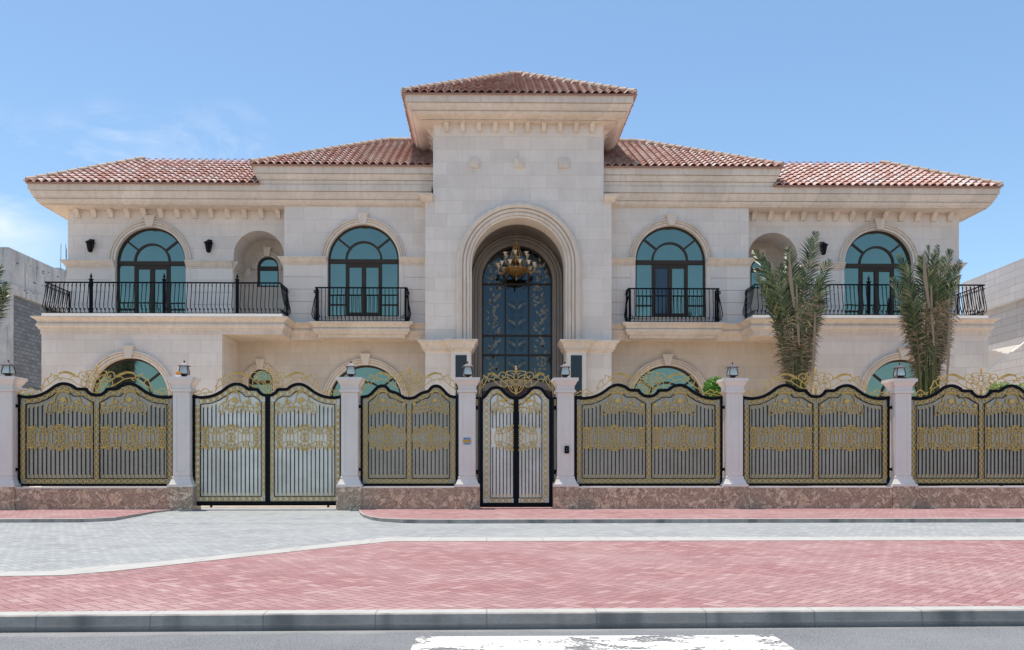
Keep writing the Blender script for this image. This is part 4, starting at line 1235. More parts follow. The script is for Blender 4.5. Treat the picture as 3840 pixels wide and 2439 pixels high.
SPRAY = [T1(p) for p in (
    [(860, 960), (950, 905), (1060, 895), (1180, 940), (1250, 1040), (1280, 1130), (1275, 1200)],
    [(950, 920), (900, 1000), (870, 1080), (850, 1170), (830, 1240), (770, 1230), (765, 1300), (830, 1350), (900, 1330)],
    [(1030, 1150), (1140, 1150), (1200, 1180), (1220, 1260), (1160, 1310), (1050, 1310), (960, 1250), (940, 1180), (1030, 1150)],
    [(250, 1230), (240, 1290), (300, 1360), (400, 1370), (550, 1370), (700, 1350), (850, 1345), (1000, 1380), (1050, 1440), (1060, 1540)],
    [(610, 1060), (560, 1140), (540, 1200), (510, 1290), (440, 1310), (450, 1370)], [(640, 1210), (600, 1260), (640, 1330), (720, 1350)],
    [(400, 1380), (290, 1400), (220, 1460), (230, 1530), (300, 1540), (350, 1500), (330, 1450), (290, 1470)],
    [(1060, 1310), (1030, 1350), (1060, 1400), (1120, 1430), (1150, 1400), (1120, 1360)], [(1200, 1290), (1230, 1350), (1210, 1440), (1130, 1500), (1060, 1510)],
    [(1220, 1260), (1280, 1330), (1330, 1380), (1300, 1440), (1250, 1420), (1280, 1380)], [(1275, 1200), (1320, 1240), (1380, 1200)],
    [(1330, 1240), (1420, 1250), (1480, 1310), (1510, 1400), (1500, 1500), (1440, 1560), (1360, 1540), (1340, 1470)], [(1400, 1260), (1380, 1330), (1400, 1420), (1390, 1500)],
    [(900, 1340), (930, 1400), (920, 1470), (870, 1530), (800, 1500)], [(650, 1360), (600, 1420), (640, 1480), (700, 1460), (680, 1420)],
    [(450, 1380), (420, 1440), (470, 1500), (540, 1480), (520, 1430)], [(760, 1350), (740, 1420), (780, 1480)])]
STARS = [T1([(1030, 1150)])[0] + (.085,), T1([(300, 1270)])[0] + (.055,), T1([(650, 1215)])[0] + (.05,), T1([(1040, 1340)])[0] + (.03,), T1([(800, 1350)])[0] + (.035,), T1([(560, 1250)])[0] + (.03,), T1([(860, 1180)])[0] + (.03,), T1([(570, 1170)])[0] + (.03,), T1([(1340, 1230)])[0] + (.035,)]
FR_OUT = [(0, 2.859), (.12, 2.88), (.21, 2.959), (.25, 3.01), (.48, 3.016), (.53, 3.055), (.645, 3.116), (.775, 3.146), (.906, 3.133), (1.04, 3.072), (1.21, 2.95), (1.385, 2.863), (1.56, 2.82), (1.73, 2.81), (1.925, 2.84)]
FR_IN = [(.0, 2.655), (.105, 2.66), (.25, 2.741), (.357, 2.81), (.575, 2.806), (.627, 2.862), (.73, 2.936), (.83, 2.95), (.93, 2.923), (1.08, 2.82), (1.25, 2.715), (1.47, 2.632), (1.74, 2.606)]
def T9(P, c): return [((x-c)/2.352/150.3, 1.12 + (440 - y/2.352)/150.3) for x, y in P]
NR_OUT = T9([(548, 443), (590, 436), (640, 402), (690, 385), (712, 378), (740, 345), (785, 331), (830, 345), (870, 385), (910, 422), (975, 432)], 548)
NR_IN = T9([(548, 506), (600, 498), (650, 468), (690, 452), (712, 452), (745, 405), (785, 397), (825, 415), (870, 458), (907, 485)], 548)
GR_OUT = T9([(1498, 440), (1545, 432), (1590, 395), (1635, 352), (1685, 345), (1735, 362), (1775, 415), (1800, 440), (1826, 442)], 1498)
GR_IN = T9([(1523, 508), (1560, 495), (1600, 455), (1640, 418), (1670, 410), (1700, 425), (1730, 462)], 1498)

def interp(P, x):
    if x <= P[0][0]: return P[0][1]
    for a, b in zip(P, P[1:]):
        if x <= b[0]: return a[1] + (b[1]-a[1])*(x-a[0])/(b[0]-a[0])
    return P[-1][1]
def strip(mb, P, th, y0, y1, up=False):
    """ribbon bar under (or centred on) a polyline in x,z"""
    P = [Vector(p) for p in P]
    N = len(P); L = []
    for i in range(N):
        T_ = (P[min(i+1, N-1)] - P[max(i-1, 0)]).normalized(); L.append(Vector((T_.y, -T_.x)))
    b = len(mb.v)
    for i in range(N):
        q = P[i] + L[i]*th
        for (pt, y) in ((P[i], y0), (q, y0), (q, y1), (P[i], y1)): mb.v.append((pt.x, y, pt.y))
    mb.idx([(b+i*4+k, b+(i+1)*4+k, b+(i+1)*4+(k+1) % 4, b+i*4+(k+1) % 4) for i in range(N-1) for k in range(4)])
    mb.idx([(b, b+1, b+2, b+3), tuple(b+(N-1)*4+k for k in (3, 2, 1, 0))])
def ring_path(mb, P, y, R=.055, spacing=.157):
    P = [Vector(p) for p in P]
    L = sum((b-a).length for a, b in zip(P, P[1:]))
    n = max(2, int(round(L/spacing))); st = L/n
    pos = []
    d = 0; i = 0; acc = 0
    for k in range(n):
        target = st*(k+.5)
        while i < len(P)-2 and acc + (P[i+1]-P[i]).length < target: acc += (P[i+1]-P[i]).length; i += 1
        f = (target-acc)/(P[i+1]-P[i]).length
        pos.append((P[i].lerp(P[i+1], f), (P[i+1]-P[i]).normalized()))
    for (c, T_) in pos:
        mb.tube([(c.x+R*math.cos(q*PI/7), y, c.y+R*math.sin(q*PI/7)) for q in range(14)], .0105, 4, closed=True)
    for (c, T_), (c2, T2) in zip(pos, pos[1:]):
        mid = (c+c2)/2; nn = Vector((-T_.y, T_.x)); g = .030
        mb.prism([tuple(mid+T_*.02+nn*g), tuple(mid+nn*.012), tuple(mid-T_*.02+nn*g), tuple(mid-T_*.02-nn*g), tuple(mid-nn*.012), tuple(mid+T_*.02-nn*g)], y-.008, y+.008)
        for sg in (-1, 1):
            mb.tube([(mid.x+T_.x*.02+nn.x*sg*.045, y, mid.y+T_.y*.02+nn.y*sg*.045), (mid.x-T_.x*.02+nn.x*sg*.045, y, mid.y-T_.y*.02+nn.y*sg*.045)], .007, 4)
def finial(mb, x, z, y, up=1, R=.026):
    pts = [(0, 0), (.3, .25), (1, .45), (.35, .6), (.45, 1.1), (0, 1.9), (-.45, 1.1), (-.35, .6), (-1, .45), (-.3, .25)]
    pts = [(x + a*R, z + up*b*R) for a, b in pts]
    if up < 0: pts = pts[::-1]
    mb.prism(pts, y-.008, y+.008)
def curve(mb, P, y, r=.0085, sx=1, cx=0, cz=0, sz=1):
    S = smooth(P, 3)
    mb.tube([(cx + sx*px, y, cz + sz*pz) for px, pz in S], r, 4)

BW = .0088
def ornament_half(par, side, xin0, xin1, zb, topP, bars, kind, ymid):
    """one half of a panel: inner thin frame, bars, spray, band. side = +1/-1"""
    # inner frame
    m = MB()
    P = [(side*max(x, xin0), z) for x, z in topP if x >= xin0-.06 and x <= xin1+.001]
    P[-1] = (side*xin1, P[-1][1])
    strip(m, P, .016*(side), ymid-.02, ymid+.005)
    zt1 = P[-1][1]; zt0 = P[0][1]
    a, b = sorted((side*xin0, side*(xin0+.016))); m.box(a, b, ymid-.02, ymid+.005, zb, zt0)
    a, b = sorted((side*(xin1-.016), side*xin1)); m.box(a, b, ymid-.02, ymid+.005, zb, zt1)
    a, b = sorted((side*xin0, side*xin1)); m.box(a, b, ymid-.019, ymid+.004, zb-.016, zb)
    m.build('inner_frame', 'iron', par)
    zmid = 1.815 - .04
    cxm = (xin0+xin1)/2
    hw = (xin1-xin0)/2
    # scroll band
    m = MB()
    if kind == 'wide': cc, scx, parts, lo, hi = cxm, hw/.762, (BAND_C, BAND_W, BAND_A, BAND_O, BAND_E), -9, 9
    elif kind == 'narrow': cc, scx, parts, lo, hi = cxm, hw/.475, (BAND_C, BAND_W, BAND_A), -9, 9
    else: cc, scx, parts, lo, hi = xin0, hw*2/.585, (BAND_C, BAND_W, BAND_A, BAND_O), 0, 9
    for grp in parts:
        for P in grp:
            for sgx in (1, -1):
                if kind == 'gate' and sgx < 0: continue
                for sgz in (1, -1):
                    Q = [(min(max(p[0]*scx*sgx, -hw*(0 if kind == 'gate' else 1)), hw*(2 if kind == 'gate' else 1)), p[1]*sgz) for p in P]
                    if kind == 'gate' and grp is BAND_O and max(q[0] for q in Q) > hw*2-.001:
                        continue
                    curve(m, Q, ymid-.014, .0105, side, side*cc, zmid)
    for sgz in (1, -1):
        for xx in ([0, 565, -565] if kind != 'gate' else [0, 565]):
            star(m, side*(cc + xx*.000651*scx), zmid + sgz*(.27 if xx else .175), .022, ymid-.012, 4)
            star(m, side*(cc + xx*.000651*scx), zmid + sgz*(.085 if xx else .30), .022, ymid-.012, 4)
        if kind == 'wide':
            for xx in (1000, -1000): star(m, side*(cc+xx*.000651*scx), zmid+sgz*.255, .028, ymid-.012, 5)
    m.build('scroll_band', 'gold', par)
    # flower spray
    m = MB()
    if kind == 'wide': f = lambda p: ((p[0]-.08)*1.0*(xin1-xin0)/1.67 + xin0+.02, p[1])
    elif kind == 'narrow': f = lambda p: (xin0 + .015 + (p[0]-.09)*(xin1-xin0-.03)/1.16, p[1]*1.0)
    else: f = lambda p: (xin0 + .01 + max(p[0]-.45, 0)*(xin1-xin0-.02)/.80, p[1]-.0)
    zoff = 0
    for P in SPRAY:
        Q = [f(p) for p in P]
        if kind == 'gate' and max(p[0] for p in P) < .5: continue
        curve(m, Q, ymid-.014, .014 if P is SPRAY[0] else .0115, side)
    S0 = smooth([f(p) for p in SPRAY[0]], 3)
    for q in range(1, len(S0)-1):
        x_, z_ = S0[q]; dx, dz = S0[q+1][0]-S0[q-1][0], S0[q+1][1]-S0[q-1][1]; l_ = math.hypot(dx, dz) or 1
        nx, nz = dz/l_*.05, -dx/l_*.05
        m.prism([(side*x_, z_+.006), (side*(x_+dx/l_*.03), z_), (side*(x_+nx+dx/l_*.02), z_+nz-.01)], ymid-.018, ymid-.008)
    for (x_, z_, R_) in STARS:
        if kind == 'gate' and x_ < .45: continue
        xx, zz = f((x_, z_)); star(m, side*xx, zz, R_*(1 if kind == 'wide' else .8), ymid-.018)
    # bars
    x0b, x1b = xin0+.016, xin1-.016
    n = bars; stp = (x1b-x0b)/(n+.35)
    zlow = zb + .03
    sp_end = f((1.24, 0))[0]
    for k in range(n):
        bx = x0b + stp*(k+.75)
        bm = MB(); bm.cm = 0; b2 = MB(); b2.cm = 0
        zt = interp(topP, bx) - .10
        rel = abs((bx-cc)/scx)/.000651 if kind != 'gate' else abs((bx-cc)/scx)/.000651
        env = {0: .32}.get(0)
        e_ = .33 if rel < 60 else (.29 if rel < 220 else (.31 if 230 < rel < 320 else (.235 if rel < 480 else (.28 if rel < 640 else .24))))
        ztop = zt
        inside = bx < sp_end
        if inside:
            ztop = 2.43 - .045*math.sin((bx-xin0)*9) - .02*(k % 2)
            finial(m, side*bx, ztop+.045, ymid-.012, -1, .022)
        bm.box(side*bx-BW, side*bx+BW, ymid-.014, ymid+.002, zmid+e_, ztop)
        b2.box(side*bx-BW, side*bx+BW, ymid-.014, ymid+.002, zlow+.055, zmid-e_)
        bm.cm = 1; b2.cm = 1
        if not inside: finial(bm, side*bx, ztop-.01, ymid-.008, 1, .028)
        finial(b2, side*bx, zlow+.06, ymid-.008, -1, .028)
        finial(b2, side*bx, zlow-.015, ymid-.008, 1, .022)
        bm.build('bar', ['iron', 'gold'], par); b2.build('bar', ['iron', 'gold'], par)
    m.build('flower_spray', 'gold', par)

def panel(name, xc, W, kind, outP, inP, zb, label, group, bars=14, stile=False, hinges=(), sheet=True, wheels=False, side_strips=0):
    y0 = .33
    o = empty(name, (xc, FY(xc), 0), FR); ORG[o] = Vector((0, 0, 0))
    sc_ = W / outP[-1][0]
    oP = [(x*sc_, z) for x, z in outP]; iP = [(x*sc_, z) for x, z in inP]
    xin0 = .03 if not stile else .055
    if kind == 'wide' and stile: xin0 = .155
    if kind == 'wide' and not stile: xin0 = .07*sc_
    if kind == 'narrow': xin0 = .065
    if kind == 'gate': xin0 = .062
    xin1 = iP[-1][0]
    th = .075
    m = MB()
    S = smooth(oP, 2)
    for sd in (1, -1):
        strip(m, [(sd*x, z) for x, z in S], th*sd, y0-.03, y0+.03)
        a, b = sorted((sd*(W-.055 if kind != 'gate' else W-.10), sd*W)); m.box(a, b, y0-.031, y0+.031, zb, oP[-1][1])
    m.box(-W, W, y0-.029, y0+.029, zb-.0, zb+.06 if not stile else zb+.11)
    if stile: m.box(-.06, .06, y0-.034, y0+.034, zb+.001, interp(oP, 0)-.01)
    frame = m.build('frame', 'iron', o)
    for (hx_, hz_) in hinges:
        m = MB(); m.box(hx_-.05, hx_+.05, y0-.045, y0+.02, hz_-.035, hz_+.035); m.tube([(hx_, y0-.05, hz_-.05), (hx_, y0-.05, hz_+.05)], .016, 6); m.build('hinge', 'iron', o)
    if wheels:
        m = MB()
        for wx_ in (-W+.45, W-.35):
            m.lathe((0, 0, 0), [(.001, 0)], 3) if False else None
            m.prism([(wx_+.03*math.cos(q*PI/6), zb-.02+.03*math.sin(q*PI/6)) for q in range(12)], y0-.015, y0+.015)
        m.build('wheel', 'lantern', frame)
    # steel sheet
    m = MB()
    poly = [(-W+.02, zb+.03)] + [(W-.02, zb+.03)] + [(x*.995, z-.03) for x, z in S[::-1]] + [(-x*.995, z-.03) for x, z in S[1:]]
    b = len(m.v)
    m.prism(poly, y0+.008, y0+.013)
    m.build('steel_sheet', 'steel_painted_reflection' if stile else 'steel', o)
    zin = zb + (.195 if not stile else .24)
    # rings
    m = MB()
    midP = []
    for (x, z) in S:
        if x <= xin1 + .02: midP.append((x, (z - th + interp(iP, x))/2))
    xr = (W - .055 + xin1)/2 if kind != 'gate' else (W-.10+xin1)/2
    midP = [p for p in midP if p[0] < xr-.02 and p[0] >= (0 if not stile else .10)]
    midP.append((xr, midP[-1][1]))
    RR = .052 if kind != 'gate' else .047
    for sd in ((1, -1) if not stile else ()):
        ring_path(m, [(sd*x, z) for x, z in midP], y0-.012, RR)
        ring_path(m, [(sd*xr, midP[-1][1]-.07), (sd*xr, zin-.04)], y0-.012, RR)
    zrow = (zb + (.06 if not stile else .11) + zin - .016)/2
    if stile:
        for sd in (1, -1):
            if sd < 0: m = MB()
            ring_path(m, [(sd*x, z) for x, z in midP], y0-.012, RR)
            ring_path(m, [(sd*xr, midP[-1][1]-.07), (sd*xr, zin-.04)], y0-.012, RR)
            if sd > 0 and kind != 'wide': pass
            ring_path(m, [(sd*.08, zrow), (sd*xr, zrow)], y0-.012, RR)
            if kind == 'wide': ring_path(m, [(sd*.107, midP[0][1]-.03), (sd*.107, zrow+.06)], y0-.012, .04)
            if sd > 0: m.build('ring_border', 'gold', o)
    else:
        ring_path(m, [(-xr, zrow), (xr, zrow)], y0-.012, RR)
        ring_path(m, [(0, interp(iP, 0)-.03), (0, zin-.03)], y0-.012, min(RR, xin0-.012))
    m.build('ring_border', 'gold', o)
    for sd in (1, -1): ornament_half(o, sd, xin0, xin1, zin, iP, bars, kind, y0-.0)
    # crest
    m = MB()
    groups = [(CREST_MID, 1)]
    tail = kind == 'wide'
    fx = (lambda p: (p[0]*sc_, p[1])) if tail else (lambda p: (p[0]*(W/1.40 if kind == 'narrow' else W/1.36), p[1]))
    def fz(p):
        x_, z_ = fx(p)
        return (x_, z_ + (.0 if kind == 'wide' else -.0))
    if kind == 'gate':
        fx = lambda p: ((p[0] if p[0] < .45 else .45 + (p[0]-.45)*.53), p[1] + .02 - (0 if p[0] < .45 else (p[0]-.45)*.05))
    gl = CREST_MID + CREST_SIDE + (CREST_TAIL if tail else [])
    for P in gl:
        for sd in (1, -1): curve(m, [fx(p) for p in P], y0-.0, .0125, sd)
    L2 = smooth([fx(p) for p in LEAFY], 4)
    for sd in (1, -1):
        for q in range(1, len(L2)):
            x_, z_ = L2[q]; a_ = L2[q-1]; dx, dz = x_-a_[0], z_-a_[1]; l_ = math.hypot(dx, dz) or 1
            m.prism([(sd*x_, z_+.014), (sd*(x_+dx/l_*.035), z_+.004), (sd*(x_+dx/l_*.025+dz/l_*.045), z_-.045), (sd*(x_-dx/l_*.01), z_-.01)], y0-.012, y0+.012)
        for pt in [(1250, 475), (1560, 580), (1650, 770), (1400, 425), (690, 500), (385, 350)] + ([(1970, 830), (2150, 880), (1850, 900)] if tail else []):
            x_, z_ = fx(T1([pt])[0]); star(m, sd*x_, z_, .024, y0+.005, 4)
    m.lathe((0, y0, 1.12+(390-340/7.645)/150.2-.02), [(.012, 0), (.03, .03), (.014, .05), (.028, .085), (.034, .105), (.018, .14), (.024, .155), (.012, .175), (.004, .19)], 8)
    star(m, 0, T1([(110, 970)])[0][1]+.02, .04, y0+.008, 5)
    m.build('crest', 'gold', o)
    for sd in ((1, -1) if side_strips else ()):
        m = MB()
        x0, x1 = sorted((sd*(W+.012), sd*(W+side_strips)))
        m.box(x0, x1, y0+.03, y0+.05, zb+.2, 2.78); m.cm = 0
        for z0, z1 in ((2.77, 2.80), (2.50, 2.56), (.88, .95), (.5, .55)): m.box(x0, x1, y0-.02, y0+.028, z0, z1)
        m.box(x0, x0+.014, y0-.02, y0+.029, .55, 2.77); m.box(x1-.014, x1, y0-.02, y0+.029, .55, 2.77)
        k = m.build('side_strip', 'iron', o)
        g = MB()
        for z0, z1 in ((2.58, 2.75), (.97, 2.48), (.57, .86)): g.box(x0+.018, x1-.018, y0+.012, y0+.027, z0, z1)
        g.build('steel_sheet', 'steel', k)
        g = MB(); xm_ = (x0+x1)/2
        for z0 in (2.62, .62): g.prism([(xm_-.015, z0), (xm_, z0-.03), (xm_+.015, z0), (xm_+.008, z0+.12), (xm_-.008, z0+.12)], y0-.02, y0-.005)
        g.build('leaf_ornament', 'gold', k)
    tag(o, label, 'gate' if 'gate' in name else 'fence panel', group)
    return o
def span(a, b): return ((PX[a]+PX[b])/2, (PX[b]-PX[a])/2)
grp = 'black and gold fence panels on the plinth'
xc, hw = span(0, 1); panel('fence_panel', xc, hw-.235, 'wide', FR_OUT, FR_IN, .565, 'black and gold fence panel with steel sheet, left of the driveway gate', grp, 15, hinges=((-hw+.2, 2.55), (-hw+.2, .98)))
xc, hw = span(2, 3); panel('fence_panel', xc, hw-.24, 'narrow', NR_OUT, NR_IN, .565, 'narrow black and gold fence panel between the driveway gate and the entrance gate', grp, 9, hinges=((-hw+.2, 2.55), (-hw+.2, .98), (hw-.2, .98)))
xc, hw = span(4, 5); panel('fence_panel', xc, hw-.25, 'wide', FR_OUT, FR_IN, .565, 'black and gold fence panel in front of the clipped round shrub', grp, 16, hinges=((hw-.2, 2.55), (hw-.2, .98)))
xc, hw = span(5, 6); panel('fence_panel', xc, hw-.25, 'wide', FR_OUT, FR_IN, .565, 'black and gold fence panel in front of the frontmost palm', grp, 16, hinges=((hw-.2, 2.55), (hw-.2, .98)))
xc, hw = span(6, 7); panel('fence_panel', xc, hw-.25, 'wide', FR_OUT, FR_IN, .565, 'black and gold fence panel cut by the right edge of the photo', grp, 16)
xc, hw = span(1, 2); panel('driveway_gate', xc, hw-.215, 'wide', FR_OUT, FR_IN, .075, 'wide black and gold driveway gate with steel sheets, reaching down to the paving', None, 14, stile=True, wheels=True)
xc, hw = span(3, 4); panel('entrance_gate', xc, .93, 'gate', GR_OUT, GR_IN, .03, 'narrow black and gold double entrance gate in front of the villa tower', None, 6, stile=True, side_strips=.095)

# ------------------------------------------------------------------ ground
def sheet(name, pts, mat, label=None):
    m = MB(); m.face(pts); o = m.build(name, mat); tag(o, kind='structure'); return o
def kline(u0, v0, u1, v1, x, z=0):
    (xa, ya), (xb, yb) = gp(u0, v0, z), gp(u1, v1, z); return ya + (yb-ya)*(x-xa)/(xb-xa)
m = MB(); m.box(-400, 400, -400, 500, -.6, -.2); o = m.build('ground', 'sand'); tag(o, kind='structure')
XL, XR = -70, 80
ZR, ZL = -.12, -.075
kf = lambda x: kline(0, 2310, 3840, 2288, x)         # kerb front top edge
sheet('road', [(XL, -7.5, ZR), (XR, -7.5, ZR), (XR, kf(XR)-.03, ZR), (XL, kf(XL)-.03, ZR)], 'asphalt')
m = MB(); m.box(XL, XR, -30, -7.5, -.5, .0); o = m.build('far_pavement', 'farpave'); tag(o, kind='structure')
# road kerb with bevelled foot
m = MB()
N = 40
pr = [(0.155, 0.004), (.01, .004), (-.004, -.006), (-.010, -.07), (-.014, -.10), (-.016, -.13)]
b = len(m.v)
for i in range(2):
    x = (XL, XR)[i]
    for (d, z) in pr: m.v.append((x, kf(x)+d, z))
K_ = len(pr)
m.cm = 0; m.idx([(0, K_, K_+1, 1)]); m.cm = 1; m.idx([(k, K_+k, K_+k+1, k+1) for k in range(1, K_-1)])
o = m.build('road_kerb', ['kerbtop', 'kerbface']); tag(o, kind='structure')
# flush kerb polyline between grey lane and red paving
FK = [(-70, None)]
pix = [(0, 2144, 0, 2163), (191, 2143, 239, 2159), (367, 2125, 420, 2144), (598, 2107, 686, 2115), (989, 2067, 1196, 2059), (1443, 2017, 1467, 2031)]
lane_edge = [gp(u, v) for u, v, _, _ in pix]; red_edge = [gp(u, v) for _, _, u, v in pix]
lane_edge = [(XL, lane_edge[0][1]-.3)] + lane_edge + [(XR, lane_edge[-1][1]+.15)]
red_edge = [(XL, red_edge[0][1]-.3)] + red_edge + [(XR, lane_edge[-1][1]-.42)]
m = MB(); m.face([(XL, kf(XL)+.15, 0), (XR, kf(XR)+.15, 0)] + [(x, y, 0) for x, y in red_edge[::-1]])
o = m.build('red_pavement', 'red'); tag(o, kind='structure')
m = MB()
for i in range(len(lane_edge)-1):
    a0, a1, b0, b1 = red_edge[i], red_edge[i+1], lane_edge[i], lane_edge[i+1]
    m.face([(a0[0], a0[1], .004), (a1[0], a1[1], .004), (b1[0], b1[1], .004), (b0[0], b0[1], .004)])
    m.face([(b0[0], b0[1], .004), (b1[0], b1[1], .004), (b1[0], b1[1], -.1), (b0[0], b0[1], -.1)])
o = m.build('flush_kerb', 'kerbtop'); tag(o, kind='structure')
# grey lane and driveway apron
yk = gp(1900, 1949)[1]
def ykf(x): return yk + .008*x
sheet('lane', [(XL, 7.6, ZL), (XR, 7.6, ZL), (XR, ykf(XR)+.4, ZL), (XL, ykf(XL)+.4, ZL)], 'grey')
rl = [gp(622, 1915)[0], gp(1352, 1920)[0]]
m = MB()
xl0, xr0 = PX[1]+.1, PX[2]+.35
xa = -11.5
m.face([(xa, ykf(xa)-.0, ZL+.002), (xr0+1.3, ykf(xr0)-.0, ZL+.002), (xr0+1.3, 22.5, -.012), (xa, 22.5, -.012)])
o = m.build('driveway_apron', 'grey'); tag(o, kind='structure')
# pavement strips at z=0 with kerbs
def strip_pave(pts_front, xend, name):
    """pts_front: kerb edge from the driveway side outward"""
    m = MB()
    P = pts_front
    w = .13
    inner = [(x, y + w) for x, y in P]
    face = [(x, y, .001) for x, y in inner]
    back = [(inner[-1][0], 22.6, .001), (inner[0][0], 22.6, .001)]
    m.face(face + back)
    o = m.build('pavement', 'red'); tag(o, kind='structure')
    k = MB()
    for i in range(len(P)-1):
        k.cm = 0; k.face([(P[i][0], P[i][1], .005), (P[i+1][0], P[i+1][1], .005), (inner[i+1][0], inner[i+1][1], .005), (inner[i][0], inner[i][1], .005)])
        k.cm = 1; k.face([(P[i][0], P[i][1], .005), (P[i+1][0], P[i+1][1], .005), (P[i+1][0], P[i+1][1]-.005, -.1), (P[i][0], P[i][1]-.005, -.1)])
    o = k.build('pavement_kerb', ['kerbtop', 'kerbface']); tag(o, kind='structure')
RP = [(1347, 1913), (1350, 1922), (1362, 1931), (1390, 1939), (1430, 1945), (1515, 1949), (1675, 1950)]
RP = [gp(u, v) for u, v in RP]; RP = RP + [(5, ykf(5)), (XR, ykf(XR))]
strip_pave(RP, XR, 'right')
LP = [(640, 1912.5), (575, 1919), (510, 1930), (431, 1942), (319, 1947), (0, 1948)]
LP = [gp(u, v) for u, v in LP]; LP = LP + [(XL, LP[-1][1]-.2)]
strip_pave(LP, XL, 'left')
m = MB(); m.face([(XL, 22.55, -.004), (XR, 22.55, -.004), (XR, 70, -.004), (XL, 70, -.004)]); o = m.build('courtyard', 'court'); tag(o, kind='structure')
# road marking
q = [(1563, 2388), (2897, 2381), (3110, 2520), (1500, 2520)]
m = MB(); m.face([gp(u, v, ZR+.004) + (ZR+.004,) for u, v in q]); o = m.build('road_marking', 'roadpaint'); tag(o, kind='structure')

# ------------------------------------------------------------------ left neighbour (unfinished)
nb = root_world('unfinished_building', (-24, 45, 0))
X0, Y0, Y1 = -24.0, 43.2, 60.0
m = MB()
m.box(X0-14, X0, Y0, Y1, 10.2, 12.0); m.box(X0-14, X0+.06, Y0-.06, Y1, 9.72, 10.2)
m.box(X0-.45, X0+.02, Y0-.02, Y0+.42, 0, 9.72); m.box(X0-14, X0+.02, Y0, Y1, 0, 5.05)
m.box(X0-.4, X0+.02, Y0+9, Y0+9.4, 0, 9.72)
m.build('concrete_frame', 'concrete', nb)
m = MB(); m.box(X0-14, X0-.75, Y0+.15, Y0+.35, 4.9, 9.75); m.box(X0-.3, X0-.08, Y0+.42, Y1, 4.9, 9.75); m.build('block_wall', 'block', nb)
m = MB(); m.box(X0-6, X0-1.0, Y0+7.2, Y1+6, 12.0, 12.62); m.build('roof_slab', 'concrete', nb)
m = MB()
random.seed(5)
for k in range(26):
    y = random.uniform(Y0+.6, Y0+11); z = random.choice([11.3, 10.75, 10.0, 11.6]) + random.uniform(-.12, .12)
    w = random.uniform(.08, .3)
    m.box(X0-.02, X0+.065 if z < 10.2 else X0+.004, y, y+w, z, z+.05)
m.build('tie_holes', 'darkpanel', nb)
m = MB()
for k in range(9):
    x = X0 + .1 + random.uniform(-.3, .3); y = Y0 + 7.6 + .22*k
    m.tube([(x-1, y, 12.4), (x-1+random.uniform(-.03, .03), y, 14.1 + random.uniform(-.1, .15))], .016, 4)
m.build('rebar', 'rebar', nb)
tag(nb, 'unfinished grey concrete and blockwork building with rebar sticking up at the left', 'building')
# ------------------------------------------------------------------ right neighbour
rb = root_world('neighbour_house', (21.5, 34, 0))
def rx(y, off=0): return 21.5 + .037*(y-34) + off
m = MB()
ya, yb = 24.0, 38.6
def slab(z0, z1, off):
    m.face([(rx(ya, off), ya, z0), (rx(yb, off), yb, z0), (rx(yb, off), yb, z1), (rx(ya, off), ya, z1)])
    m.face([(rx(ya, off), ya, z1), (rx(yb, off), yb, z1), (40, yb, z1), (40, ya, z1)])
    m.face([(rx(ya, off), ya, z0), (rx(yb, off), yb, z0), (40, yb, z0), (40, ya, z0)])
    m.face([(rx(ya, off), ya, z0), (40, ya, z0), (40, ya, z1), (rx(ya, off), ya, z1)])
    m.face([(rx(yb, off), yb, z0), (40, yb, z0), (40, yb, z1), (rx(yb, off), yb, z1)])
slab(7.76, 9.36, 0); slab(0, 7.76, .18)
m.build('wall', 'clad', rb)
tag(rb, 'pale stone clad neighbouring house wall at the right edge, running away behind the villa', 'house')
# shade sail with pole
so = root_world('shade_sail', (19, 31, 0))
def P3(u, v, Y): return (wx(u, Y), Y, wz(v, Y, u))
m = MB()
a, b, c, d = P3(3640, 1330, 32.0), P3(3838, 1288, 30.5), P3(3690, 1402, 29.6), P3(3600, 1420, 31.0)
n = 8
G = []
for i in range(n+1):
    f = i/n; L_ = Vector(a).lerp(Vector(b), f); R_ = Vector(d).lerp(Vector(c), min(1, f*1.0)); 
    if f > .5: R_ = Vector(c).lerp(Vector(b), (f-.5)*2)
    else: R_ = Vector(d).lerp(Vector(c), f*2)
    G.append([L_.lerp(R_, j/5) - Vector((0, 0, .10*math.sin(PI*j/5))) for j in range(6)])
for i in range(n):
    for j in range(5): m.face([G[i][j], G[i+1][j], G[i+1][j+1], G[i][j+1]])
m.build('canopy', 'sail', so)
m = MB(); e = Vector(b) + (Vector(b)-Vector(c))*.02; m.tube([tuple(Vector(c) + (Vector(c)-Vector(b))*.6), tuple(e)], .035, 8); m.build('pole', 'lime_paint', so)
tag(so, 'white fabric shade sail with a slanting pole at the right edge', 'shade sail')
# pale boundary wall behind the right fence panel
m = MB(); m.box(17.2, 21.5, 29.0, 29.25, 0, 3.5); o = m.build('boundary_wall', 'lime_paint'); tag(o, 'low pale boundary wall between villa and neighbouring house at the right', 'wall')

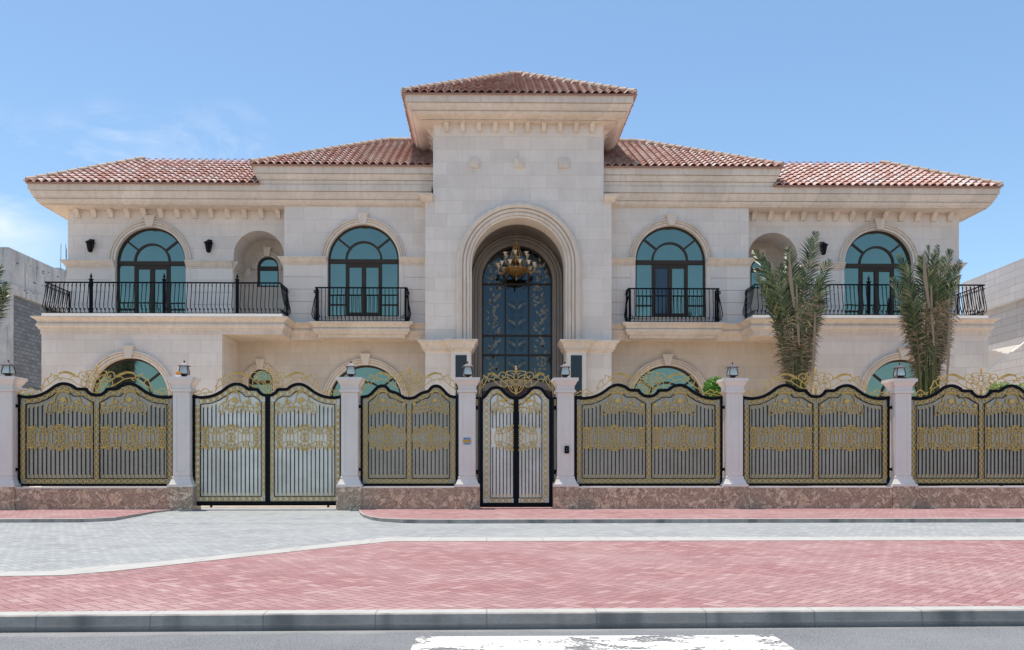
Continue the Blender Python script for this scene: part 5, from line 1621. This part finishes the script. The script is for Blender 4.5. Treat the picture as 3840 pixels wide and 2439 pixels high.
# ------------------------------------------------------------------ palms
def frond(mb, P0, P1, P2, leaf=.42, n=46, start=.3, rl=.02, matL=0, matS=1, dry=0, wid=.022):
    P0, P1, P2 = Vector(P0), Vector(P1), Vector(P2)
    B = lambda t_: P0*(1-t_)**2 + P1*2*t_*(1-t_) + P2*t_*t_
    pts = [B(i/14) for i in range(15)]
    mb.cm = matS; mb.cr = random.uniform(.05, .95)
    mb.tube(pts, [rl*(1-.85*i/14) for i in range(15)], 4)
    side0 = None
    az = random.uniform(0, PI)
    rnd = random.random
    mb.cm = matL
    for k in range(n):
        t_ = start + (1-start)*k/n
        p = B(t_); T_ = (B(min(1, t_+.01)) - B(t_-.01)).normalized()
        ref = Vector((math.cos(az), math.sin(az), .15)); S = T_.cross(ref).normalized(); Nn = S.cross(T_)
        q = (t_-start)/(1-start)
        L = leaf*(.35 + .65*math.sin(PI*min(1, q*1.05)**.75))*random.uniform(.8, 1.1)
        if q > .93: L *= .75
        for sd in (-1, 1):
            if dry and rnd() < .25: continue
            spread = .78 - .3*q + random.uniform(-.1, .1)
            D = (T_*(.58+.35*q) + S*sd*(spread+.06) + Nn*(.28+random.uniform(-.12, .12)))
            if dry: D += Vector((random.uniform(-.4, .4), random.uniform(-.4, .4), -random.uniform(.1, 1.1)))
            D.normalize()
            mb.cr = min(.99, max(.01, random.gauss(.42, .33)))
            mb.cm = 2 if (not dry and matL == 0 and rnd() < (.16 if q < .35 else .05)) else matL
            w = Vector((-D.z, 0, D.x)) if abs(D.y) < .8 else Vector((1, 0, 0))
            w = (T_.cross(D)).normalized().cross(D).normalized()*wid*.5 if rnd() < .5 else w.normalized()*wid*.5
            e = p + D*L + Vector((0, 0, -.10*L*(1+rnd()) if not dry else -.25*L))
            mid = p + D*L*.5
            mb.face([p - w*.6, mid - w, e, mid + w, p + w*.6])
def palm(name, cx, cy, tips, seed, label, cen_top):
    random.seed(seed)
    o = root_world(name, (cx, cy, 0))
    m = MB(); m.lathe((cx, cy, 0), [(.34, -.1), (.32, .5), (.30, 1.2), (.26, 1.7), (.12, 2.0)], 12); m.build('trunk', 'bark', o)
    m = MB()
    for (dx, z, dy) in tips:
        a = random.uniform(0, 2*PI)
        P0 = (cx + .2*math.cos(a), cy + .2*math.sin(a), 1.5); P1 = (cx + dx*.10 + .1*math.cos(a), cy + dy*.15, 1.5 + (z-1.5)*.62)
        frond(m, P0, P1, (cx+dx, cy+dy, z), leaf=random.uniform(.50, .68), n=25, start=random.uniform(.56, .68), rl=.03, wid=.040)
    m.build('crown', ['frond', 'stem', 'dry'], o)
    m = MB()
    for k in range(26):      # upright stalks of the tied bundle
        a = random.uniform(0, 2*PI); r0 = random.uniform(.05, .30)
        x0, y0 = cx + r0*math.cos(a), cy + r0*math.sin(a)
        m.cm = 1; m.cr = random.random()*.98+.01
        h = random.uniform(3.6, 5.6)
        m.tube([(x0, y0, 1.2), (x0*.9+cx*.1, y0, h*.55), (cx + (x0-cx)*1.25, cy+(y0-cy)*1.2, h)], [.035, .026, .012], 4)
    m.build('stalks', ['dry', 'stem'], o)
    m = MB()
    for k in range(48):      # dry and half dry fronds hanging round the tie
        a = random.uniform(0, 2*PI); zt = random.uniform(4.2, 6.3); R_ = random.uniform(.18, .40) + (zt-4.2)*.26
        z0 = random.uniform(2.2, 3.2)
        P0 = (cx + .22*math.cos(a), cy + .22*math.sin(a), z0); P1 = (cx + .32*math.cos(a), cy + .3*math.sin(a), zt*.92)
        frond(m, P0, P1, (cx + R_*math.cos(a), cy + R_*math.sin(a), zt - random.uniform(-.1, .35)), leaf=.40, n=20, start=.4, rl=.014, dry=1, wid=.022)
    m.build('dry_leaves', ['dry', 'stem'], o)
    m = MB()
    for k in range(15):      # older green-grey fronds lower down
        a = random.uniform(0, 2*PI); zt = random.uniform(4.9, 7.2); R_ = random.uniform(.25, .5) + (zt-4.9)*.26
        P0 = (cx + .2*math.cos(a), cy + .2*math.sin(a), 2.0); P1 = (cx + .30*math.cos(a), cy + .30*math.sin(a), zt*.78)
        frond(m, P0, P1, (cx + R_*math.cos(a), cy + R_*math.sin(a), zt), leaf=.42, n=24, start=.58, rl=.02, wid=.034)
    m.build('lower_fronds', ['frond', 'stem', 'dry'], o)
    m = MB(); m.cm = 0
    for (dx, z0, z1, w) in ((-.35, 5.7, 7.35, .06), (-.15, 4.6, 6.4, .05), (.35, 3.2, 5.6, .05)):
        m.cr = .2
        m.face([(cx+dx*.7-w/2, cy-.55, z0), (cx+dx*.7+w/2, cy-.55, z0), (cx+dx+w, cy-.5, (z0+z1)/2), (cx+dx*1.1+.02, cy-.5, z1), (cx+dx*1.1-.02, cy-.5, z1), (cx+dx-w, cy-.52, (z0+z1)/2)])
    m.build('dry_spathe', 'dry', o)
    tag(o, label, 'palm tree', 'young date palms with tied up fronds')
    return o
YP = 25.5
def tips_from(cu, cy, L):
    out = []
    cx = wx(cu, cy)
    for (u, v) in L: out.append((wx(u, cy)-cx, wz(v, cy, u), random.uniform(-.5, .5)))
    return out
random.seed(3)
T_1 = tips_from(2985, YP, [(3050, 876), (3045, 890), (2950, 930), (2958, 945), (2830, 935), (2845, 960), (3085, 985), (3095, 1010), (2822, 1010), (2835, 1060), (3030, 990), (3010, 1000), (2900, 1030), (2925, 990), (2870, 985), (3060, 1050), (2995, 1020), (2975, 960), (3080, 1080)])
palm('palm_tree', wx(2985, YP), YP, T_1, 11, 'young date palm with tied up fronds in front of the right wing arched niche', 0)
T_2 = tips_from(3480, YP, [(3515, 908), (3505, 925), (3350, 962), (3365, 975), (3560, 940), (3575, 1000), (3450, 960), (3430, 975), (3345, 1040), (3400, 1010), (3535, 985), (3480, 960), (3570, 1050), (3460, 1010), (3380, 1060), (3540, 1060), (3420, 1040)])
palm('palm_tree', wx(3480, YP), YP, T_2, 17, 'young date palm with tied up fronds covering the right edge of the right wing window', 0)
T_3 = tips_from(-105, 24, [(25, 1020), (30, 1050), (-20, 960), (-80, 900), (-150, 880), (-220, 960), (0, 1000), (-60, 950), (-180, 930), (28, 1090)])
palm('palm_tree', wx(-130, 24), 24, T_3, 23, 'young date palm cut off by the left edge of the photo', 0)

# ------------------------------------------------------------------ shrubs
def leafball(name, cx, cy, cz, R, n, label, seed, trunk=True, flat=1.0, group=None):
    random.seed(seed)
    o = root_world(name, (cx, cy, 0))
    m = MB()
    for k in range(n):
        d = Vector((random.gauss(0, 1), random.gauss(0, 1), random.gauss(0, 1))).normalized()
        p = Vector((cx, cy, cz)) + Vector((d.x, d.y, d.z*flat))*R*random.uniform(.72, 1.03)
        a = Vector((random.gauss(0, 1), random.gauss(0, 1), random.gauss(0, .6))).normalized()
        b = d.cross(a).normalized(); s_ = random.uniform(.025, .05)
        m.cr = random.random()*.98+.01
        m.face([p - a*s_, p - b*s_*.5, p + a*s_, p + b*s_*.5])
    m.build('crown', 'leaf', o)
    m = MB(); m.lathe((cx, cy, 0), [(.06, -.1), (.05, cz*.5), (.04, cz-R*.3)], 8); m.build('trunk', 'bark', o)
    tag(o, label, 'shrub', group); return o
YS = 24.0
leafball('clipped_shrub', wx(2685, YS), YS, wz(1462, YS, 2685), .36, 2600, 'bright green clipped round shrub behind the fence panel right of the entrance gate', 4)
leafball('shrub', wx(3755, 27), 27, wz(1462, 27, 3755), .42, 900, 'small green shrub showing above the rightmost fence panel', 5, flat=.6)
leafball('shrub', wx(3850, 27), 27, wz(1462, 27, 3850), .40, 800, 'green shrub cut by the right edge of the photo behind the fence', 6, flat=.6)
leafball('shrub', wx(100, 23.2), 23.2, wz(1500, 23.2, 100), .25, 500, 'low green shrub behind the leftmost fence panel', 8, flat=.6)

# ------------------------------------------------------------------ light, sky, camera
EL, = (math.radians(81.5),)
sun_dir = Vector((-.115, .085, .99)).normalized()
el = math.asin(sun_dir.z); az = math.atan2(sun_dir.x, sun_dir.y)
sd = bpy.data.lights.new('sun', 'SUN'); sd.energy = 5.0; sd.angle = math.radians(.53); sd.color = (1, .94, .86)
so_ = bpy.data.objects.new('sun', sd); COL.objects.link(so_)
so_.rotation_euler = sun_dir.to_track_quat('Z', 'Y').to_euler(); so_.location = (0, 0, 30)
w = bpy.data.worlds.new('World'); sc.world = w
t = NT('', world=w)
sky = t.n('ShaderNodeTexSky', sky_type='NISHITA', sun_disc=False, sun_elevation=el, sun_rotation=az, altitude=0, air_density=1.0, dust_density=.9, ozone_density=1.2)
gen = t.n('ShaderNodeTexCoord').outputs['Generated']
nz = t.noise(t.map(gen, (1, 1, 2.2)), 5.0, 8, .62, .6)
mask = None
for (u, v, rad) in ((450, 520, .045), (600, 575, .05), (700, 530, .04), (860, 570, .055), (40, 660, .07), (40, 840, .075), (300, 590, .05)):
    d = Vector(((u-CX)/F + .0145, 1, (HZ-v)/F)).normalized()
    nd = t.n('ShaderNodeVectorMath', operation='DISTANCE'); t.l(gen, nd.inputs[0]); nd.inputs[1].default_value = d
    g = t.ramp(t.math('DIVIDE', nd.outputs['Value'], rad), [(0, 1), (1, 0)])
    mask = g if mask is None else t.math('MAXIMUM', mask, g)
cl = t.math('MULTIPLY', t.ramp(nz, [(.42, 0), (.66, 1)]), mask)
cl = t.math('MULTIPLY', cl, .7)
gain = t.mixc(1.0, sky.outputs[0], (1.08, 1.24, 1.28), 'MULTIPLY')
colr = t.mixc(cl, gain, (7.2, 7.5, 8.1))
bg = t.n('ShaderNodeBackground'); bg.inputs['Strength'].default_value = .15
t.l(colr, bg.inputs[0]); t.l(bg.outputs[0], t.out.inputs[0])

cam = bpy.data.cameras.new('camera'); co = bpy.data.objects.new('camera', cam); COL.objects.link(co)
co.location = (0, 0, EYE); co.rotation_euler = (PI/2, 0, -YAW)
cam.sensor_width = 36; cam.lens = 36*F/3840; cam.shift_x = (1920-CX)/3840; cam.shift_y = (HZ-1219.5)/3840
cam.clip_end = 3000; cam.clip_start = .1
sc.camera = co
sc.view_settings.view_transform = 'Standard'; sc.view_settings.look = 'None'; sc.view_settings.exposure = 0
sc.render.resolution_x = 1024; sc.render.resolution_y = 650
